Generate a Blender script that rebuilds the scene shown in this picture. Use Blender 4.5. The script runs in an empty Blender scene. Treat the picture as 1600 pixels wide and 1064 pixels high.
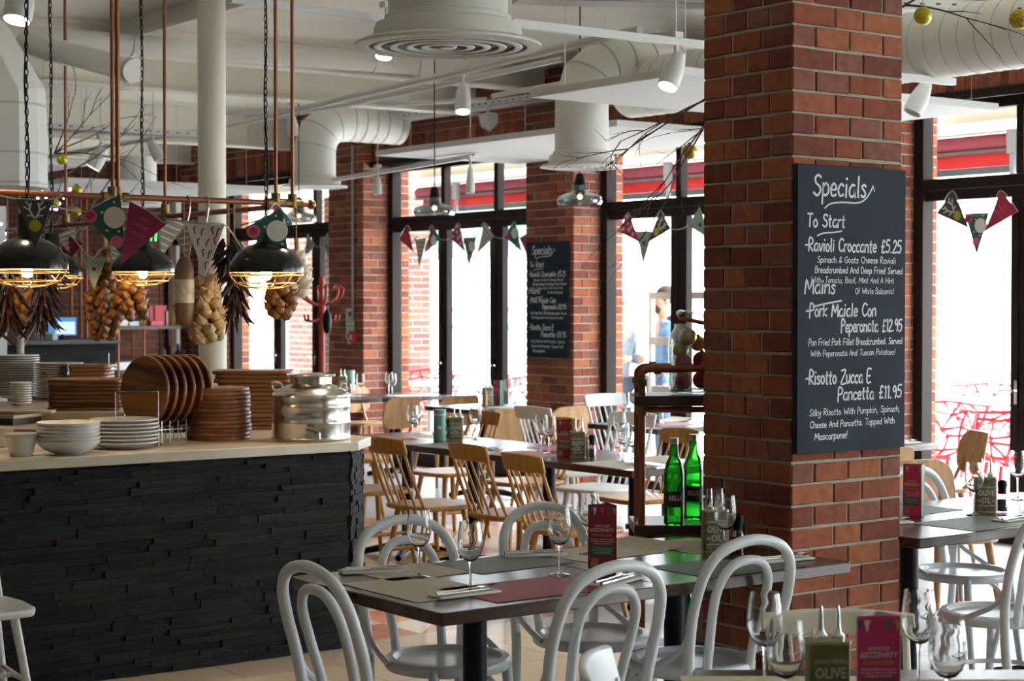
import bpy, math, random
from mathutils import Vector, Matrix, Euler
rnd = random.Random(7)
SC = bpy.context.scene
COL = SC.collection
PI = math.pi

# ------------------------------------------------------------------ camera, world, exposure
# Room axes: +X runs along the chalkboard face of the near pillar towards the window wall,
# +Y runs along the window wall away from the camera, Z is up. The eye stands at the origin.
EYE = 1.60
YAW = math.radians(-36.62)
PITCH = math.radians(-1.216)
FPX = 2780.0
cam_d = bpy.data.cameras.new('camera')
cam = bpy.data.objects.new('camera', cam_d)
COL.objects.link(cam)
cam.location = (0, 0, EYE)
cam.rotation_euler = (PI / 2 + PITCH, 0, YAW)
cam_d.sensor_width = 36.0
cam_d.lens = FPX / 1600.0 * 36.0
cam_d.clip_end = 300
cam_d.dof.use_dof = True
cam_d.dof.focus_distance = 6.3
cam_d.dof.aperture_fstop = 6.3
SC.camera = cam

world = bpy.data.worlds.new('overcast_sky')
SC.world = world
world.use_nodes = True
_bg = world.node_tree.nodes['Background']
_bg.inputs[0].default_value = (0.86, 0.94, 1.0, 1)
_bg.inputs[1].default_value = 16.0

SC.view_settings.view_transform = 'Standard'
SC.view_settings.look = 'None'
SC.view_settings.gamma = 1.0
SC.view_settings.use_curve_mapping = False
SC.view_settings.exposure = 0.22
SC.cycles.max_bounces = 14
SC.cycles.diffuse_bounces = 4
SC.cycles.glossy_bounces = 3
SC.cycles.transmission_bounces = 12
SC.cycles.transparent_max_bounces = 24
SC.cycles.caustics_reflective = False
SC.cycles.caustics_refractive = False
SC.cycles.sample_clamp_indirect = 6.0
SC.cycles.use_denoising = True

# ------------------------------------------------------------------ measuring the photo: a pixel's ray meets a known plane of the room
_R = Euler((PI / 2 + PITCH, 0, YAW)).to_matrix()
def ray(px, py):
    return _R @ Vector(((px - 800.0) / FPX, (532.0 - py) / FPX, -1.0))
def atz(px, py, z):
    d = ray(px, py); t = (z - EYE) / d.z
    return Vector((d.x * t, d.y * t, z))
def atq(px, py, q):
    d = ray(px, py); t = q / d.x
    return Vector((q, d.y * t, EYE + d.z * t))
def atp(px, py, p):
    d = ray(px, py); t = p / d.y
    return Vector((d.x * t, p, EYE + d.z * t))
def atd(px, py, Z):
    d = ray(px, py)
    return Vector((d.x * Z, d.y * Z, EYE + d.z * Z))
CAMZ = YAW      # rotation that turns local +Y away from the viewer

# ------------------------------------------------------------------ materials
MATS = {}
def _new(name):
    m = bpy.data.materials.new(name); m.use_nodes = True
    nt = m.node_tree
    return m, nt, nt.nodes['Principled BSDF']
def mat(name, col, rough=0.5, metal=0.0, vary=0.0, scale=8.0, bump=0.0, spec=0.5, stretch=None, emit=None, estr=0.0, coat=0.0):
    if name in MATS: return MATS[name]
    m, nt, b = _new(name)
    b.inputs['Base Color'].default_value = (*col, 1)
    b.inputs['Roughness'].default_value = rough
    b.inputs['Metallic'].default_value = metal
    b.inputs['Specular IOR Level'].default_value = spec
    b.inputs['Coat Weight'].default_value = coat
    if emit:
        b.inputs['Emission Color'].default_value = (*emit, 1)
        b.inputs['Emission Strength'].default_value = estr
    if vary or bump:
        tc = nt.nodes.new('ShaderNodeTexCoord')
        mp = nt.nodes.new('ShaderNodeMapping')
        if stretch: mp.inputs['Scale'].default_value = stretch
        nt.links.new(tc.outputs['Object'], mp.inputs[0])
        nz = nt.nodes.new('ShaderNodeTexNoise')
        nz.inputs['Scale'].default_value = scale
        nz.inputs['Detail'].default_value = 4
        nt.links.new(mp.outputs[0], nz.inputs['Vector'])
        if vary:
            cr = nt.nodes.new('ShaderNodeValToRGB')
            cr.color_ramp.elements[0].position = .3; cr.color_ramp.elements[1].position = .7
            cr.color_ramp.elements[0].color = (*[max(0, c * (1 - vary)) for c in col], 1)
            cr.color_ramp.elements[1].color = (*[min(1, c * (1 + vary)) for c in col], 1)
            nt.links.new(nz.outputs[0], cr.inputs[0])
            nt.links.new(cr.outputs[0], b.inputs['Base Color'])
        if bump:
            bp = nt.nodes.new('ShaderNodeBump'); bp.inputs['Strength'].default_value = bump
            bp.inputs['Distance'].default_value = .01
            nt.links.new(nz.outputs[0], bp.inputs['Height'])
            nt.links.new(bp.outputs[0], b.inputs['Normal'])
    MATS[name] = m
    return m
def mat_islands(name, cols, rough=.8, noise=.25, nscale=30, bump=.3, stretch=None):
    """each brick, stone or board piece of the mesh gets a tint of its own"""
    if name in MATS: return MATS[name]
    m, nt, b = _new(name)
    g = nt.nodes.new('ShaderNodeNewGeometry')
    cr = nt.nodes.new('ShaderNodeValToRGB')
    cr.color_ramp.interpolation = 'CONSTANT' if len(cols) > 5 else 'LINEAR'
    e = cr.color_ramp.elements
    while len(e) < len(cols): e.new(.5)
    for i, c in enumerate(cols):
        e[i].position = i / (len(cols) - (0 if len(cols) > 5 else 1)); e[i].color = (*c, 1)
    nt.links.new(g.outputs['Random Per Island'], cr.inputs[0])
    tc = nt.nodes.new('ShaderNodeTexCoord')
    mp = nt.nodes.new('ShaderNodeMapping')
    if stretch: mp.inputs['Scale'].default_value = stretch
    nt.links.new(tc.outputs['Object'], mp.inputs[0])
    nz = nt.nodes.new('ShaderNodeTexNoise'); nz.inputs['Scale'].default_value = nscale; nz.inputs['Detail'].default_value = 5
    nt.links.new(mp.outputs[0], nz.inputs['Vector'])
    mr = nt.nodes.new('ShaderNodeMapRange')
    mr.inputs['From Min'].default_value = .3; mr.inputs['From Max'].default_value = .7
    mr.inputs['To Min'].default_value = 1 - noise; mr.inputs['To Max'].default_value = 1 + noise
    nt.links.new(nz.outputs[0], mr.inputs[0])
    mx = nt.nodes.new('ShaderNodeMix'); mx.data_type = 'RGBA'; mx.blend_type = 'MULTIPLY'
    mx.inputs[0].default_value = 1
    nt.links.new(cr.outputs[0], mx.inputs[6]); nt.links.new(mr.outputs[0], mx.inputs[7])
    nt.links.new(mx.outputs[2], b.inputs['Base Color'])
    b.inputs['Roughness'].default_value = rough; b.inputs['Specular IOR Level'].default_value = .2
    bp = nt.nodes.new('ShaderNodeBump'); bp.inputs['Strength'].default_value = bump; bp.inputs['Distance'].default_value = .006
    nt.links.new(nz.outputs[0], bp.inputs['Height']); nt.links.new(bp.outputs[0], b.inputs['Normal'])
    MATS[name] = m
    return m
def mat_wood(name, dark, light, rough=.35, scale=3.0, axis=0, coat=0.0, contrast=(.35, .65)):
    if name in MATS: return MATS[name]
    m, nt, b = _new(name)
    tc = nt.nodes.new('ShaderNodeTexCoord'); mp = nt.nodes.new('ShaderNodeMapping')
    s = [9, 9, 9]; s[axis] = 0.8
    mp.inputs['Scale'].default_value = s
    nt.links.new(tc.outputs['Object'], mp.inputs[0])
    nz = nt.nodes.new('ShaderNodeTexNoise'); nz.inputs['Scale'].default_value = scale; nz.inputs['Detail'].default_value = 6
    nz.inputs['Distortion'].default_value = .6
    nt.links.new(mp.outputs[0], nz.inputs['Vector'])
    cr = nt.nodes.new('ShaderNodeValToRGB')
    cr.color_ramp.elements[0].position = contrast[0]; cr.color_ramp.elements[1].position = contrast[1]
    cr.color_ramp.elements[0].color = (*dark, 1); cr.color_ramp.elements[1].color = (*light, 1)
    nt.links.new(nz.outputs[0], cr.inputs[0]); nt.links.new(cr.outputs[0], b.inputs['Base Color'])
    b.inputs['Roughness'].default_value = rough
    b.inputs['Coat Weight'].default_value = coat
    MATS[name] = m
    return m
def mat_thin_glass(name, tint=(1, 1, 1), gloss=1.0, edge=.25, ior=1.45):
    """thin-walled glass: clear straight through, mirror-like and a little tinted towards its edges"""
    if name in MATS: return MATS[name]
    m = bpy.data.materials.new(name); m.use_nodes = True
    nt = m.node_tree; nt.nodes.clear()
    out = nt.nodes.new('ShaderNodeOutputMaterial')
    tr = nt.nodes.new('ShaderNodeBsdfTransparent')
    lw = nt.nodes.new('ShaderNodeLayerWeight'); lw.inputs[0].default_value = .5
    cr = nt.nodes.new('ShaderNodeValToRGB')
    cr.color_ramp.elements[0].position = .55; cr.color_ramp.elements[0].color = (*tint, 1)
    cr.color_ramp.elements[1].position = 1; cr.color_ramp.elements[1].color = (*[t * (1 - edge) for t in tint], 1)
    nt.links.new(lw.outputs['Facing'], cr.inputs[0]); nt.links.new(cr.outputs[0], tr.inputs[0])
    gl = nt.nodes.new('ShaderNodeBsdfGlossy'); gl.inputs['Roughness'].default_value = .03
    pw = nt.nodes.new('ShaderNodeMath'); pw.operation = 'POWER'; pw.inputs[1].default_value = 2.6
    nt.links.new(lw.outputs['Facing'], pw.inputs[0])
    ml = nt.nodes.new('ShaderNodeMath'); ml.operation = 'MULTIPLY_ADD'; ml.inputs[1].default_value = .8 * min(1.0, gloss); ml.inputs[2].default_value = .06 * gloss; ml.use_clamp = True
    nt.links.new(pw.outputs[0], ml.inputs[0])
    mx = nt.nodes.new('ShaderNodeMixShader')
    nt.links.new(ml.outputs[0], mx.inputs[0]); nt.links.new(tr.outputs[0], mx.inputs[1]); nt.links.new(gl.outputs[0], mx.inputs[2])
    nt.links.new(mx.outputs[0], out.inputs[0])
    MATS[name] = m
    return m
def mat_emit(name, col, s):
    return mat(name, col, .4, emit=col, estr=s)
def mat_floor():
    m, nt, b = _new('floor_tiles'); L = nt.links.new
    N = nt.nodes.new
    geo = N('ShaderNodeNewGeometry')
    br = N('ShaderNodeTexBrick'); br.inputs['Scale'].default_value = 1; br.inputs['Brick Width'].default_value = .9
    br.inputs['Row Height'].default_value = .45; br.inputs['Mortar Size'].default_value = .004
    br.inputs['Color1'].default_value = (.50, .42, .31, 1); br.inputs['Color2'].default_value = (.44, .37, .28, 1)
    br.inputs['Mortar'].default_value = (.16, .13, .10, 1)
    L(geo.outputs['Position'], br.inputs['Vector'])
    gr = N('ShaderNodeTexBrick'); gr.inputs['Scale'].default_value = 1; gr.inputs['Brick Width'].default_value = .9
    gr.inputs['Row Height'].default_value = .45; gr.inputs['Mortar Size'].default_value = .004
    gr.inputs['Color1'].default_value = (.46, .46, .45, 1); gr.inputs['Color2'].default_value = (.40, .40, .40, 1)
    gr.inputs['Mortar'].default_value = (.10, .10, .10, 1)
    L(geo.outputs['Position'], gr.inputs['Vector'])
    sc = N('ShaderNodeVectorMath'); sc.operation = 'SCALE'; sc.inputs[3].default_value = 1 / .34
    L(geo.outputs['Position'], sc.inputs[0])
    fl = N('ShaderNodeVectorMath'); fl.operation = 'FLOOR'; L(sc.outputs[0], fl.inputs[0])
    fc = N('ShaderNodeVectorMath'); fc.operation = 'FRACTION'; L(sc.outputs[0], fc.inputs[0])
    sx = N('ShaderNodeSeparateXYZ'); L(fc.outputs[0], sx.inputs[0])
    gt = N('ShaderNodeMath'); gt.operation = 'GREATER_THAN'; L(sx.outputs[0], gt.inputs[0]); L(sx.outputs[1], gt.inputs[1])
    f2 = N('ShaderNodeSeparateXYZ'); L(fl.outputs[0], f2.inputs[0])
    cb = N('ShaderNodeCombineXYZ'); L(f2.outputs[0], cb.inputs[0]); L(f2.outputs[1], cb.inputs[1]); L(gt.outputs[0], cb.inputs[2])
    wn = N('ShaderNodeTexWhiteNoise'); L(cb.outputs[0], wn.inputs['Vector'])
    cr = N('ShaderNodeValToRGB'); cr.color_ramp.interpolation = 'CONSTANT'
    pal = [(.62, .56, .45), (.47, .10, .06), (.62, .34, .10), (.66, .62, .55), (.42, .16, .09), (.62, .22, .15), (.55, .42, .22), (.35, .33, .31)]
    e = cr.color_ramp.elements
    while len(e) < len(pal): e.new(.5)
    for i, c in enumerate(pal): e[i].position = i / len(pal); e[i].color = (*c, 1)
    L(wn.outputs['Value'], cr.inputs[0])
    px = N('ShaderNodeSeparateXYZ'); L(geo.outputs['Position'], px.inputs[0])
    def band(src, a, b_):
        g1 = N('ShaderNodeMath'); g1.operation = 'GREATER_THAN'; g1.inputs[1].default_value = a; L(src, g1.inputs[0])
        g2 = N('ShaderNodeMath'); g2.operation = 'LESS_THAN'; g2.inputs[1].default_value = b_; L(src, g2.inputs[0])
        mm = N('ShaderNodeMath'); mm.operation = 'MULTIPLY'; L(g1.outputs[0], mm.inputs[0]); L(g2.outputs[0], mm.inputs[1])
        return mm.outputs[0]
    by = band(px.outputs[1], 7.14, 11.2); bx = band(px.outputs[0], 4.3, 8.0)
    mm = N('ShaderNodeMath'); mm.operation = 'MULTIPLY'; L(by, mm.inputs[0]); L(bx, mm.inputs[1])
    far = N('ShaderNodeMath'); far.operation = 'GREATER_THAN'; far.inputs[1].default_value = 11.2; L(px.outputs[1], far.inputs[0])
    rt = N('ShaderNodeMath'); rt.operation = 'GREATER_THAN'; rt.inputs[1].default_value = 5.2; L(px.outputs[0], rt.inputs[0])
    mxm = N('ShaderNodeMath'); mxm.operation = 'MAXIMUM'; L(far.outputs[0], mxm.inputs[0]); L(rt.outputs[0], mxm.inputs[1])
    m1 = N('ShaderNodeMix'); m1.data_type = 'RGBA'; L(mxm.outputs[0], m1.inputs[0]); L(br.outputs[0], m1.inputs[6]); L(gr.outputs[0], m1.inputs[7])
    m2 = N('ShaderNodeMix'); m2.data_type = 'RGBA'; L(mm.outputs[0], m2.inputs[0]); L(m1.outputs[2], m2.inputs[6]); L(cr.outputs[0], m2.inputs[7])
    L(m2.outputs[2], b.inputs['Base Color'])
    b.inputs['Roughness'].default_value = .32
    return m

WHITE = mat('white_paint', (.70, .70, .68), .42)
CREAM = mat('cream_ceiling_paint', (.88, .84, .73), .75, vary=.05, scale=2)
DUCTW = mat('white_duct_paint', (.78, .77, .71), .45)
CHAIRW = mat('white_chair_lacquer', (.72, .75, .78), .28)
CREAMW = mat('cream_lacquer', (.86, .80, .68), .4)
YELLOW = mat_wood('honey_wood', (.36, .16, .025), (.50, .25, .05), .38, 2.5, 2)
PLY = mat_wood('tan_plywood', (.36, .18, .065), (.50, .28, .12), .4, 2.5, 2)
TABLE = mat_wood('dark_table_wood', (.042, .020, .013), (.085, .042, .028), .27, 2.2, 0)
TABLEY = mat_wood('dark_table_wood_long', (.042, .020, .013), (.085, .042, .028), .27, 2.2, 1)
BOARD = mat_wood('acacia_board', (.085, .028, .009), (.33, .13, .04), .42, 2.0, 0, contrast=(.3, .7))
BOARDZ = mat_wood('acacia_board_upright', (.045, .014, .005), (.27, .105, .025), .30, 1.6, 1, contrast=(.36, .62))
PALEW = mat_wood('pale_worktop_wood', (.50, .38, .20), (.60, .48, .28), .5, 2, 0)
COPPER = mat('dull_copper', (.29, .105, .055), .45, .85, vary=.2, scale=12)
BRASS = mat('old_brass', (.20, .125, .045), .45, .8, vary=.4, scale=40)
BLACKM = mat('black_iron', (.010, .010, .012), .4, spec=.15)
BLACKG = mat('black_enamel', (.009, .010, .009), .2, coat=.12, spec=.3)
FRAMEM = mat('dark_bronze_frame', (.024, .017, .015), .5, spec=.10)
STEEL = mat('brushed_steel', (.62, .60, .56), .20, 1.0)
CHROME = mat('polished_steel', (.75, .75, .75), .12, 1.0)
PORC = mat('white_porcelain', (.66, .65, .62), .22)
PAPER = mat('cream_paper', (.62, .55, .44), .8, vary=.06, scale=20)
KRAFT = mat('kraft_paper', (.50, .40, .28), .85, vary=.08, scale=30)
REDP = mat('red_printed_paper', (.28, .035, .045), .6, vary=.15, scale=40)
GREENP = mat('grey_green_printed_paper', (.12, .15, .12), .6, vary=.2, scale=40)
NAPKIN = mat('white_napkin', (.75, .74, .71), .9)
def mat_glass(name, col, rough=0.0, ior=1.5):
    m = bpy.data.materials.new(name); m.use_nodes = True; nt = m.node_tree; nt.nodes.clear()
    out = nt.nodes.new('ShaderNodeOutputMaterial'); g = nt.nodes.new('ShaderNodeBsdfGlass')
    g.inputs['Color'].default_value = (*col, 1); g.inputs['Roughness'].default_value = rough; g.inputs['IOR'].default_value = ior
    nt.links.new(g.outputs[0], out.inputs[0]); MATS[name] = m
    return m
GLASS = mat_glass('clear_glass', (.97, .98, .98))
STEMG = GLASS
PANE = mat_thin_glass('window_glass', (.97, .98, .98), .35, .03)
LAMPG = mat_thin_glass('smoked_lamp_glass', (.66, .72, .72), 3.0, .45)
CHALK = mat('white_chalk', (.72, .76, .80), .9)
SLATEB = mat('blackboard', (.016, .026, .038), .7, vary=.2, scale=6, spec=.15)
BRICK = mat_islands('red_brick', [(.235, .066, .036), (.30, .092, .045), (.19, .055, .036), (.34, .115, .052), (.26, .075, .042), (.225, .085, .062), (.31, .10, .055), (.17, .050, .036)], .85, .22, 26, .5)
BRICKD = mat_islands('shade_darkened_brick', [(.085, .030, .018), (.11, .036, .02), (.065, .022, .015), (.12, .045, .025), (.09, .03, .02), (.08, .034, .025)], .9, .22, 26, .5)  # darker copy of the red brick: shade of the far bar put into the colour
BRICKP = mat_islands('street_brick', [(.125, .060, .044), (.145, .075, .055), (.11, .052, .038), (.15, .082, .062), (.13, .066, .050), (.115, .060, .048)], .9, .12, 26, .3)
MORTAR = mat('lime_mortar', (.40, .36, .28), .95, vary=.12, scale=18, bump=.4)
SLATE = mat_islands('split_slate', [(.009, .011, .013), (.014, .017, .020), (.006, .007, .009), (.017, .018, .019), (.010, .013, .015), (.017, .015, .012), (.008, .009, .011)], .75, .45, 35, .9, (1, 1, 3))
STONE = mat('limestone_worktop', (.50, .44, .34), .35, vary=.10, scale=9)

# ------------------------------------------------------------------ mesh builder
class M:
    def __init__(s): s.v = []; s.f = []; s.m = []; s.sm = []
    def add(s, vs, fs, mi=0, smooth=False):
        o = len(s.v); s.v += [tuple(v) for v in vs]
        for f in fs: s.f.append(tuple(i + o for i in f)); s.m.append(mi); s.sm.append(smooth)
        return s
    def box(s, c, d, rot=None, mi=0):
        c = Vector(c); h = [x / 2 for x in d]
        vs = []
        for z in (-1, 1):
            for y in (-1, 1):
                for x in (-1, 1):
                    v = Vector((x * h[0], y * h[1], z * h[2]))
                    if rot is not None: v = rot @ v
                    vs.append(c + v)
        return s.add(vs, [(0, 2, 3, 1), (4, 5, 7, 6), (0, 1, 5, 4), (2, 6, 7, 3), (0, 4, 6, 2), (1, 3, 7, 5)], mi)
    def span(s, a, b, mi=0):
        return s.box([(a[i] + b[i]) / 2 for i in range(3)], [abs(b[i] - a[i]) for i in range(3)], None, mi)
    def tube(s, path, r, n=8, closed=False, mi=0, cap=True, flat=1.0):
        P = [Vector(p) for p in path]; k = len(P)
        rr = r if isinstance(r, (list, tuple)) else [r] * k
        T = []
        for i in range(k):
            a = P[i - 1] if (i > 0 or closed) else P[i]; b = P[(i + 1) % k] if (i < k - 1 or closed) else P[i]
            t = (b - a)
            T.append(t.normalized() if t.length > 1e-9 else Vector((0, 0, 1)))
        up = Vector((0, 0, 1)) if abs(T[0].z) < .9 else Vector((1, 0, 0))
        nrm = (up - T[0] * up.dot(T[0])).normalized()
        vs = []
        for i in range(k):
            nrm = (nrm - T[i] * nrm.dot(T[i]))
            nrm = nrm.normalized() if nrm.length > 1e-6 else T[i].orthogonal().normalized()
            bi = T[i].cross(nrm)
            for j in range(n):
                a = 2 * PI * j / n
                vs.append(P[i] + nrm * (math.cos(a) * rr[i]) * flat + bi * (math.sin(a) * rr[i]))
        fs = []
        for i in range(k if closed else k - 1):
            i2 = (i + 1) % k
            for j in range(n):
                j2 = (j + 1) % n
                fs.append((i * n + j, i * n + j2, i2 * n + j2, i2 * n + j))
        s.add(vs, fs, mi, True)
        if cap and not closed:
            o = len(s.v) - len(vs)
            s.f.append(tuple(o + j for j in range(n))[::-1]); s.m.append(mi); s.sm.append(False)
            s.f.append(tuple(o + (k - 1) * n + j for j in range(n))); s.m.append(mi); s.sm.append(False)
        return s
    def cyl(s, a, b, r0, r1=None, n=12, mi=0):
        return s.tube([a, b], [r0, r0 if r1 is None else r1], n, False, mi)
    def lathe(s, prof, n=24, c=(0, 0, 0), mi=0, rot=None, sx=1.0, sy=1.0):
        vs = []; k = len(prof)
        for r, z in prof:
            for j in range(n):
                a = 2 * PI * j / n
                v = Vector((r * math.cos(a) * sx, r * math.sin(a) * sy, z))
                if rot is not None: v = rot @ v
                vs.append(Vector(c) + v)
        fs = []
        for i in range(k - 1):
            for j in range(n):
                j2 = (j + 1) % n
                if prof[i][0] < 1e-7: fs.append((i * n, (i + 1) * n + j2, (i + 1) * n + j))
                elif prof[i + 1][0] < 1e-7: fs.append((i * n + j, i * n + j2, (i + 1) * n))
                else: fs.append((i * n + j, i * n + j2, (i + 1) * n + j2, (i + 1) * n + j))
        return s.add(vs, fs, mi, True)
    def ball(s, c, r, n=14, sx=1, sy=1, sz=1, mi=0, rot=None):
        k = max(6, n // 2)
        pr = [(math.sin(PI * i / k) * r, -math.cos(PI * i / k) * r * sz) for i in range(k + 1)]
        pr[0] = (0, pr[0][1]); pr[-1] = (0, pr[-1][1])
        return s.lathe(pr, n, c, mi, rot, sx, sy)
    def prism(s, poly, z0, z1, mi=0, fn=None):
        n = len(poly); fn = fn or (lambda x, y, z: (x, y, z))
        vs = [fn(x, y, z0) for x, y in poly] + [fn(x, y, z1) for x, y in poly]
        fs = [tuple(range(n))[::-1], tuple(range(n, 2 * n))] + [(i, (i + 1) % n, n + (i + 1) % n, n + i) for i in range(n)]
        return s.add(vs, fs, mi)
    def build(s, name, mats, parent=None, loc=None, rz=0, bevel=0, seg=2, angle=40, label=None, sub=0):
        me = bpy.data.meshes.new(name)
        vs = s.v
        me.from_pydata([tuple(v) for v in vs], [], s.f)
        mats = mats if isinstance(mats, (list, tuple)) else [mats]
        for m in mats: me.materials.append(m)
        me.polygons.foreach_set('material_index', s.m)
        me.polygons.foreach_set('use_smooth', [True if (x or bevel) else False for x in s.sm])
        me.update(); me.validate()
        if any(s.sm) or bevel: me.set_sharp_from_angle(angle=math.radians(angle))
        o = bpy.data.objects.new(name, me); COL.objects.link(o)
        if parent is not None: o.parent = parent
        if loc is not None: o.location = loc
        o.rotation_euler[2] = rz
        if bevel:
            b = o.modifiers.new('bevel', 'BEVEL'); b.width = bevel; b.segments = seg; b.limit_method = 'ANGLE'
            b.angle_limit = math.radians(35)
        if sub:
            u = o.modifiers.new('sub', 'SUBSURF'); u.levels = sub; u.render_levels = sub
        if label: o['label'] = label
        return o

def smooth(pts, n=6, closed=False):
    P = [Vector(p) for p in pts]; k = len(P); out = []
    for i in range(k if closed else k - 1):
        p0 = P[i - 1] if (i > 0 or closed) else P[0]; p1 = P[i]; p2 = P[(i + 1) % k]
        p3 = P[(i + 2) % k] if (i + 2 < k or closed) else P[-1]
        for j in range(n):
            t = j / n; t2 = t * t; t3 = t2 * t
            out.append(.5 * ((2 * p1) + (p2 - p0) * t + (2 * p0 - 5 * p1 + 4 * p2 - p3) * t2 + (3 * p1 - p0 - 3 * p2 + p3) * t3))
    if not closed: out.append(P[-1])
    return out
def rrect(w, h, r, n=4, cx=0, cy=0):
    out = []
    for sx, sy, a0 in ((1, 1, 0), (-1, 1, PI / 2), (-1, -1, PI), (1, -1, 1.5 * PI)):
        for i in range(n + 1):
            a = a0 + PI / 2 * i / n
            out.append((cx + sx * (w / 2 - r) + r * math.cos(a), cy + sy * (h / 2 - r) + r * math.sin(a)))
    return out
def tag(o, label, cat, group=None):
    o['label'] = label; o['category'] = cat
    if group: o['group'] = group
    return o
def thing(name, label, cat, loc=(0, 0, 0), rz=0, group=None):
    o = bpy.data.objects.new(name, None); COL.objects.link(o)
    o.empty_display_size = .05
    o.location = loc; o.rotation_euler = (0, 0, rz)
    return tag(o, label, cat, group)
def struct(o):
    o['kind'] = 'structure'; return o
def dup(root, loc=None, rz=None, label=None, group=None):
    def cp(o, par):
        c = o.copy(); COL.objects.link(c)
        c.parent = par
        for ch in o.children: cp(ch, c)
        return c
    r = cp(root, None)
    if loc is not None: r.location = loc
    if rz is not None: r.rotation_euler = (0, 0, rz)
    if label: r['label'] = label
    if group: r['group'] = group
    return r
_used = {}
def first_or_copy(key, make, loc, rz, label, group=None):
    """builds the first of a kind, copies it with its parts afterwards"""
    if key not in _used:
        r = make(); _used[key] = r
        r.location = loc; r.rotation_euler = (0, 0, rz); r['label'] = label
        if group: r['group'] = group
        return r
    return dup(_used[key], loc, rz, label, group)
_fontcache = {}
def text_geo(body, size, align='CENTER', bold=0.0, shear=0.0, depth=0.0):
    cu = bpy.data.curves.new('t', 'FONT'); cu.body = body; cu.size = size; cu.align_x = align; cu.align_y = 'CENTER'
    cu.offset = bold; cu.shear = shear; cu.extrude = depth; cu.resolution_u = 2
    o = bpy.data.objects.new('t', cu); COL.objects.link(o)
    bpy.context.view_layer.update()
    me = o.to_mesh()
    vs = [tuple(v.co) for v in me.vertices]; fs = [tuple(p.vertices) for p in me.polygons]
    o.to_mesh_clear(); bpy.data.objects.remove(o); bpy.data.curves.remove(cu)
    return vs, fs

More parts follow.
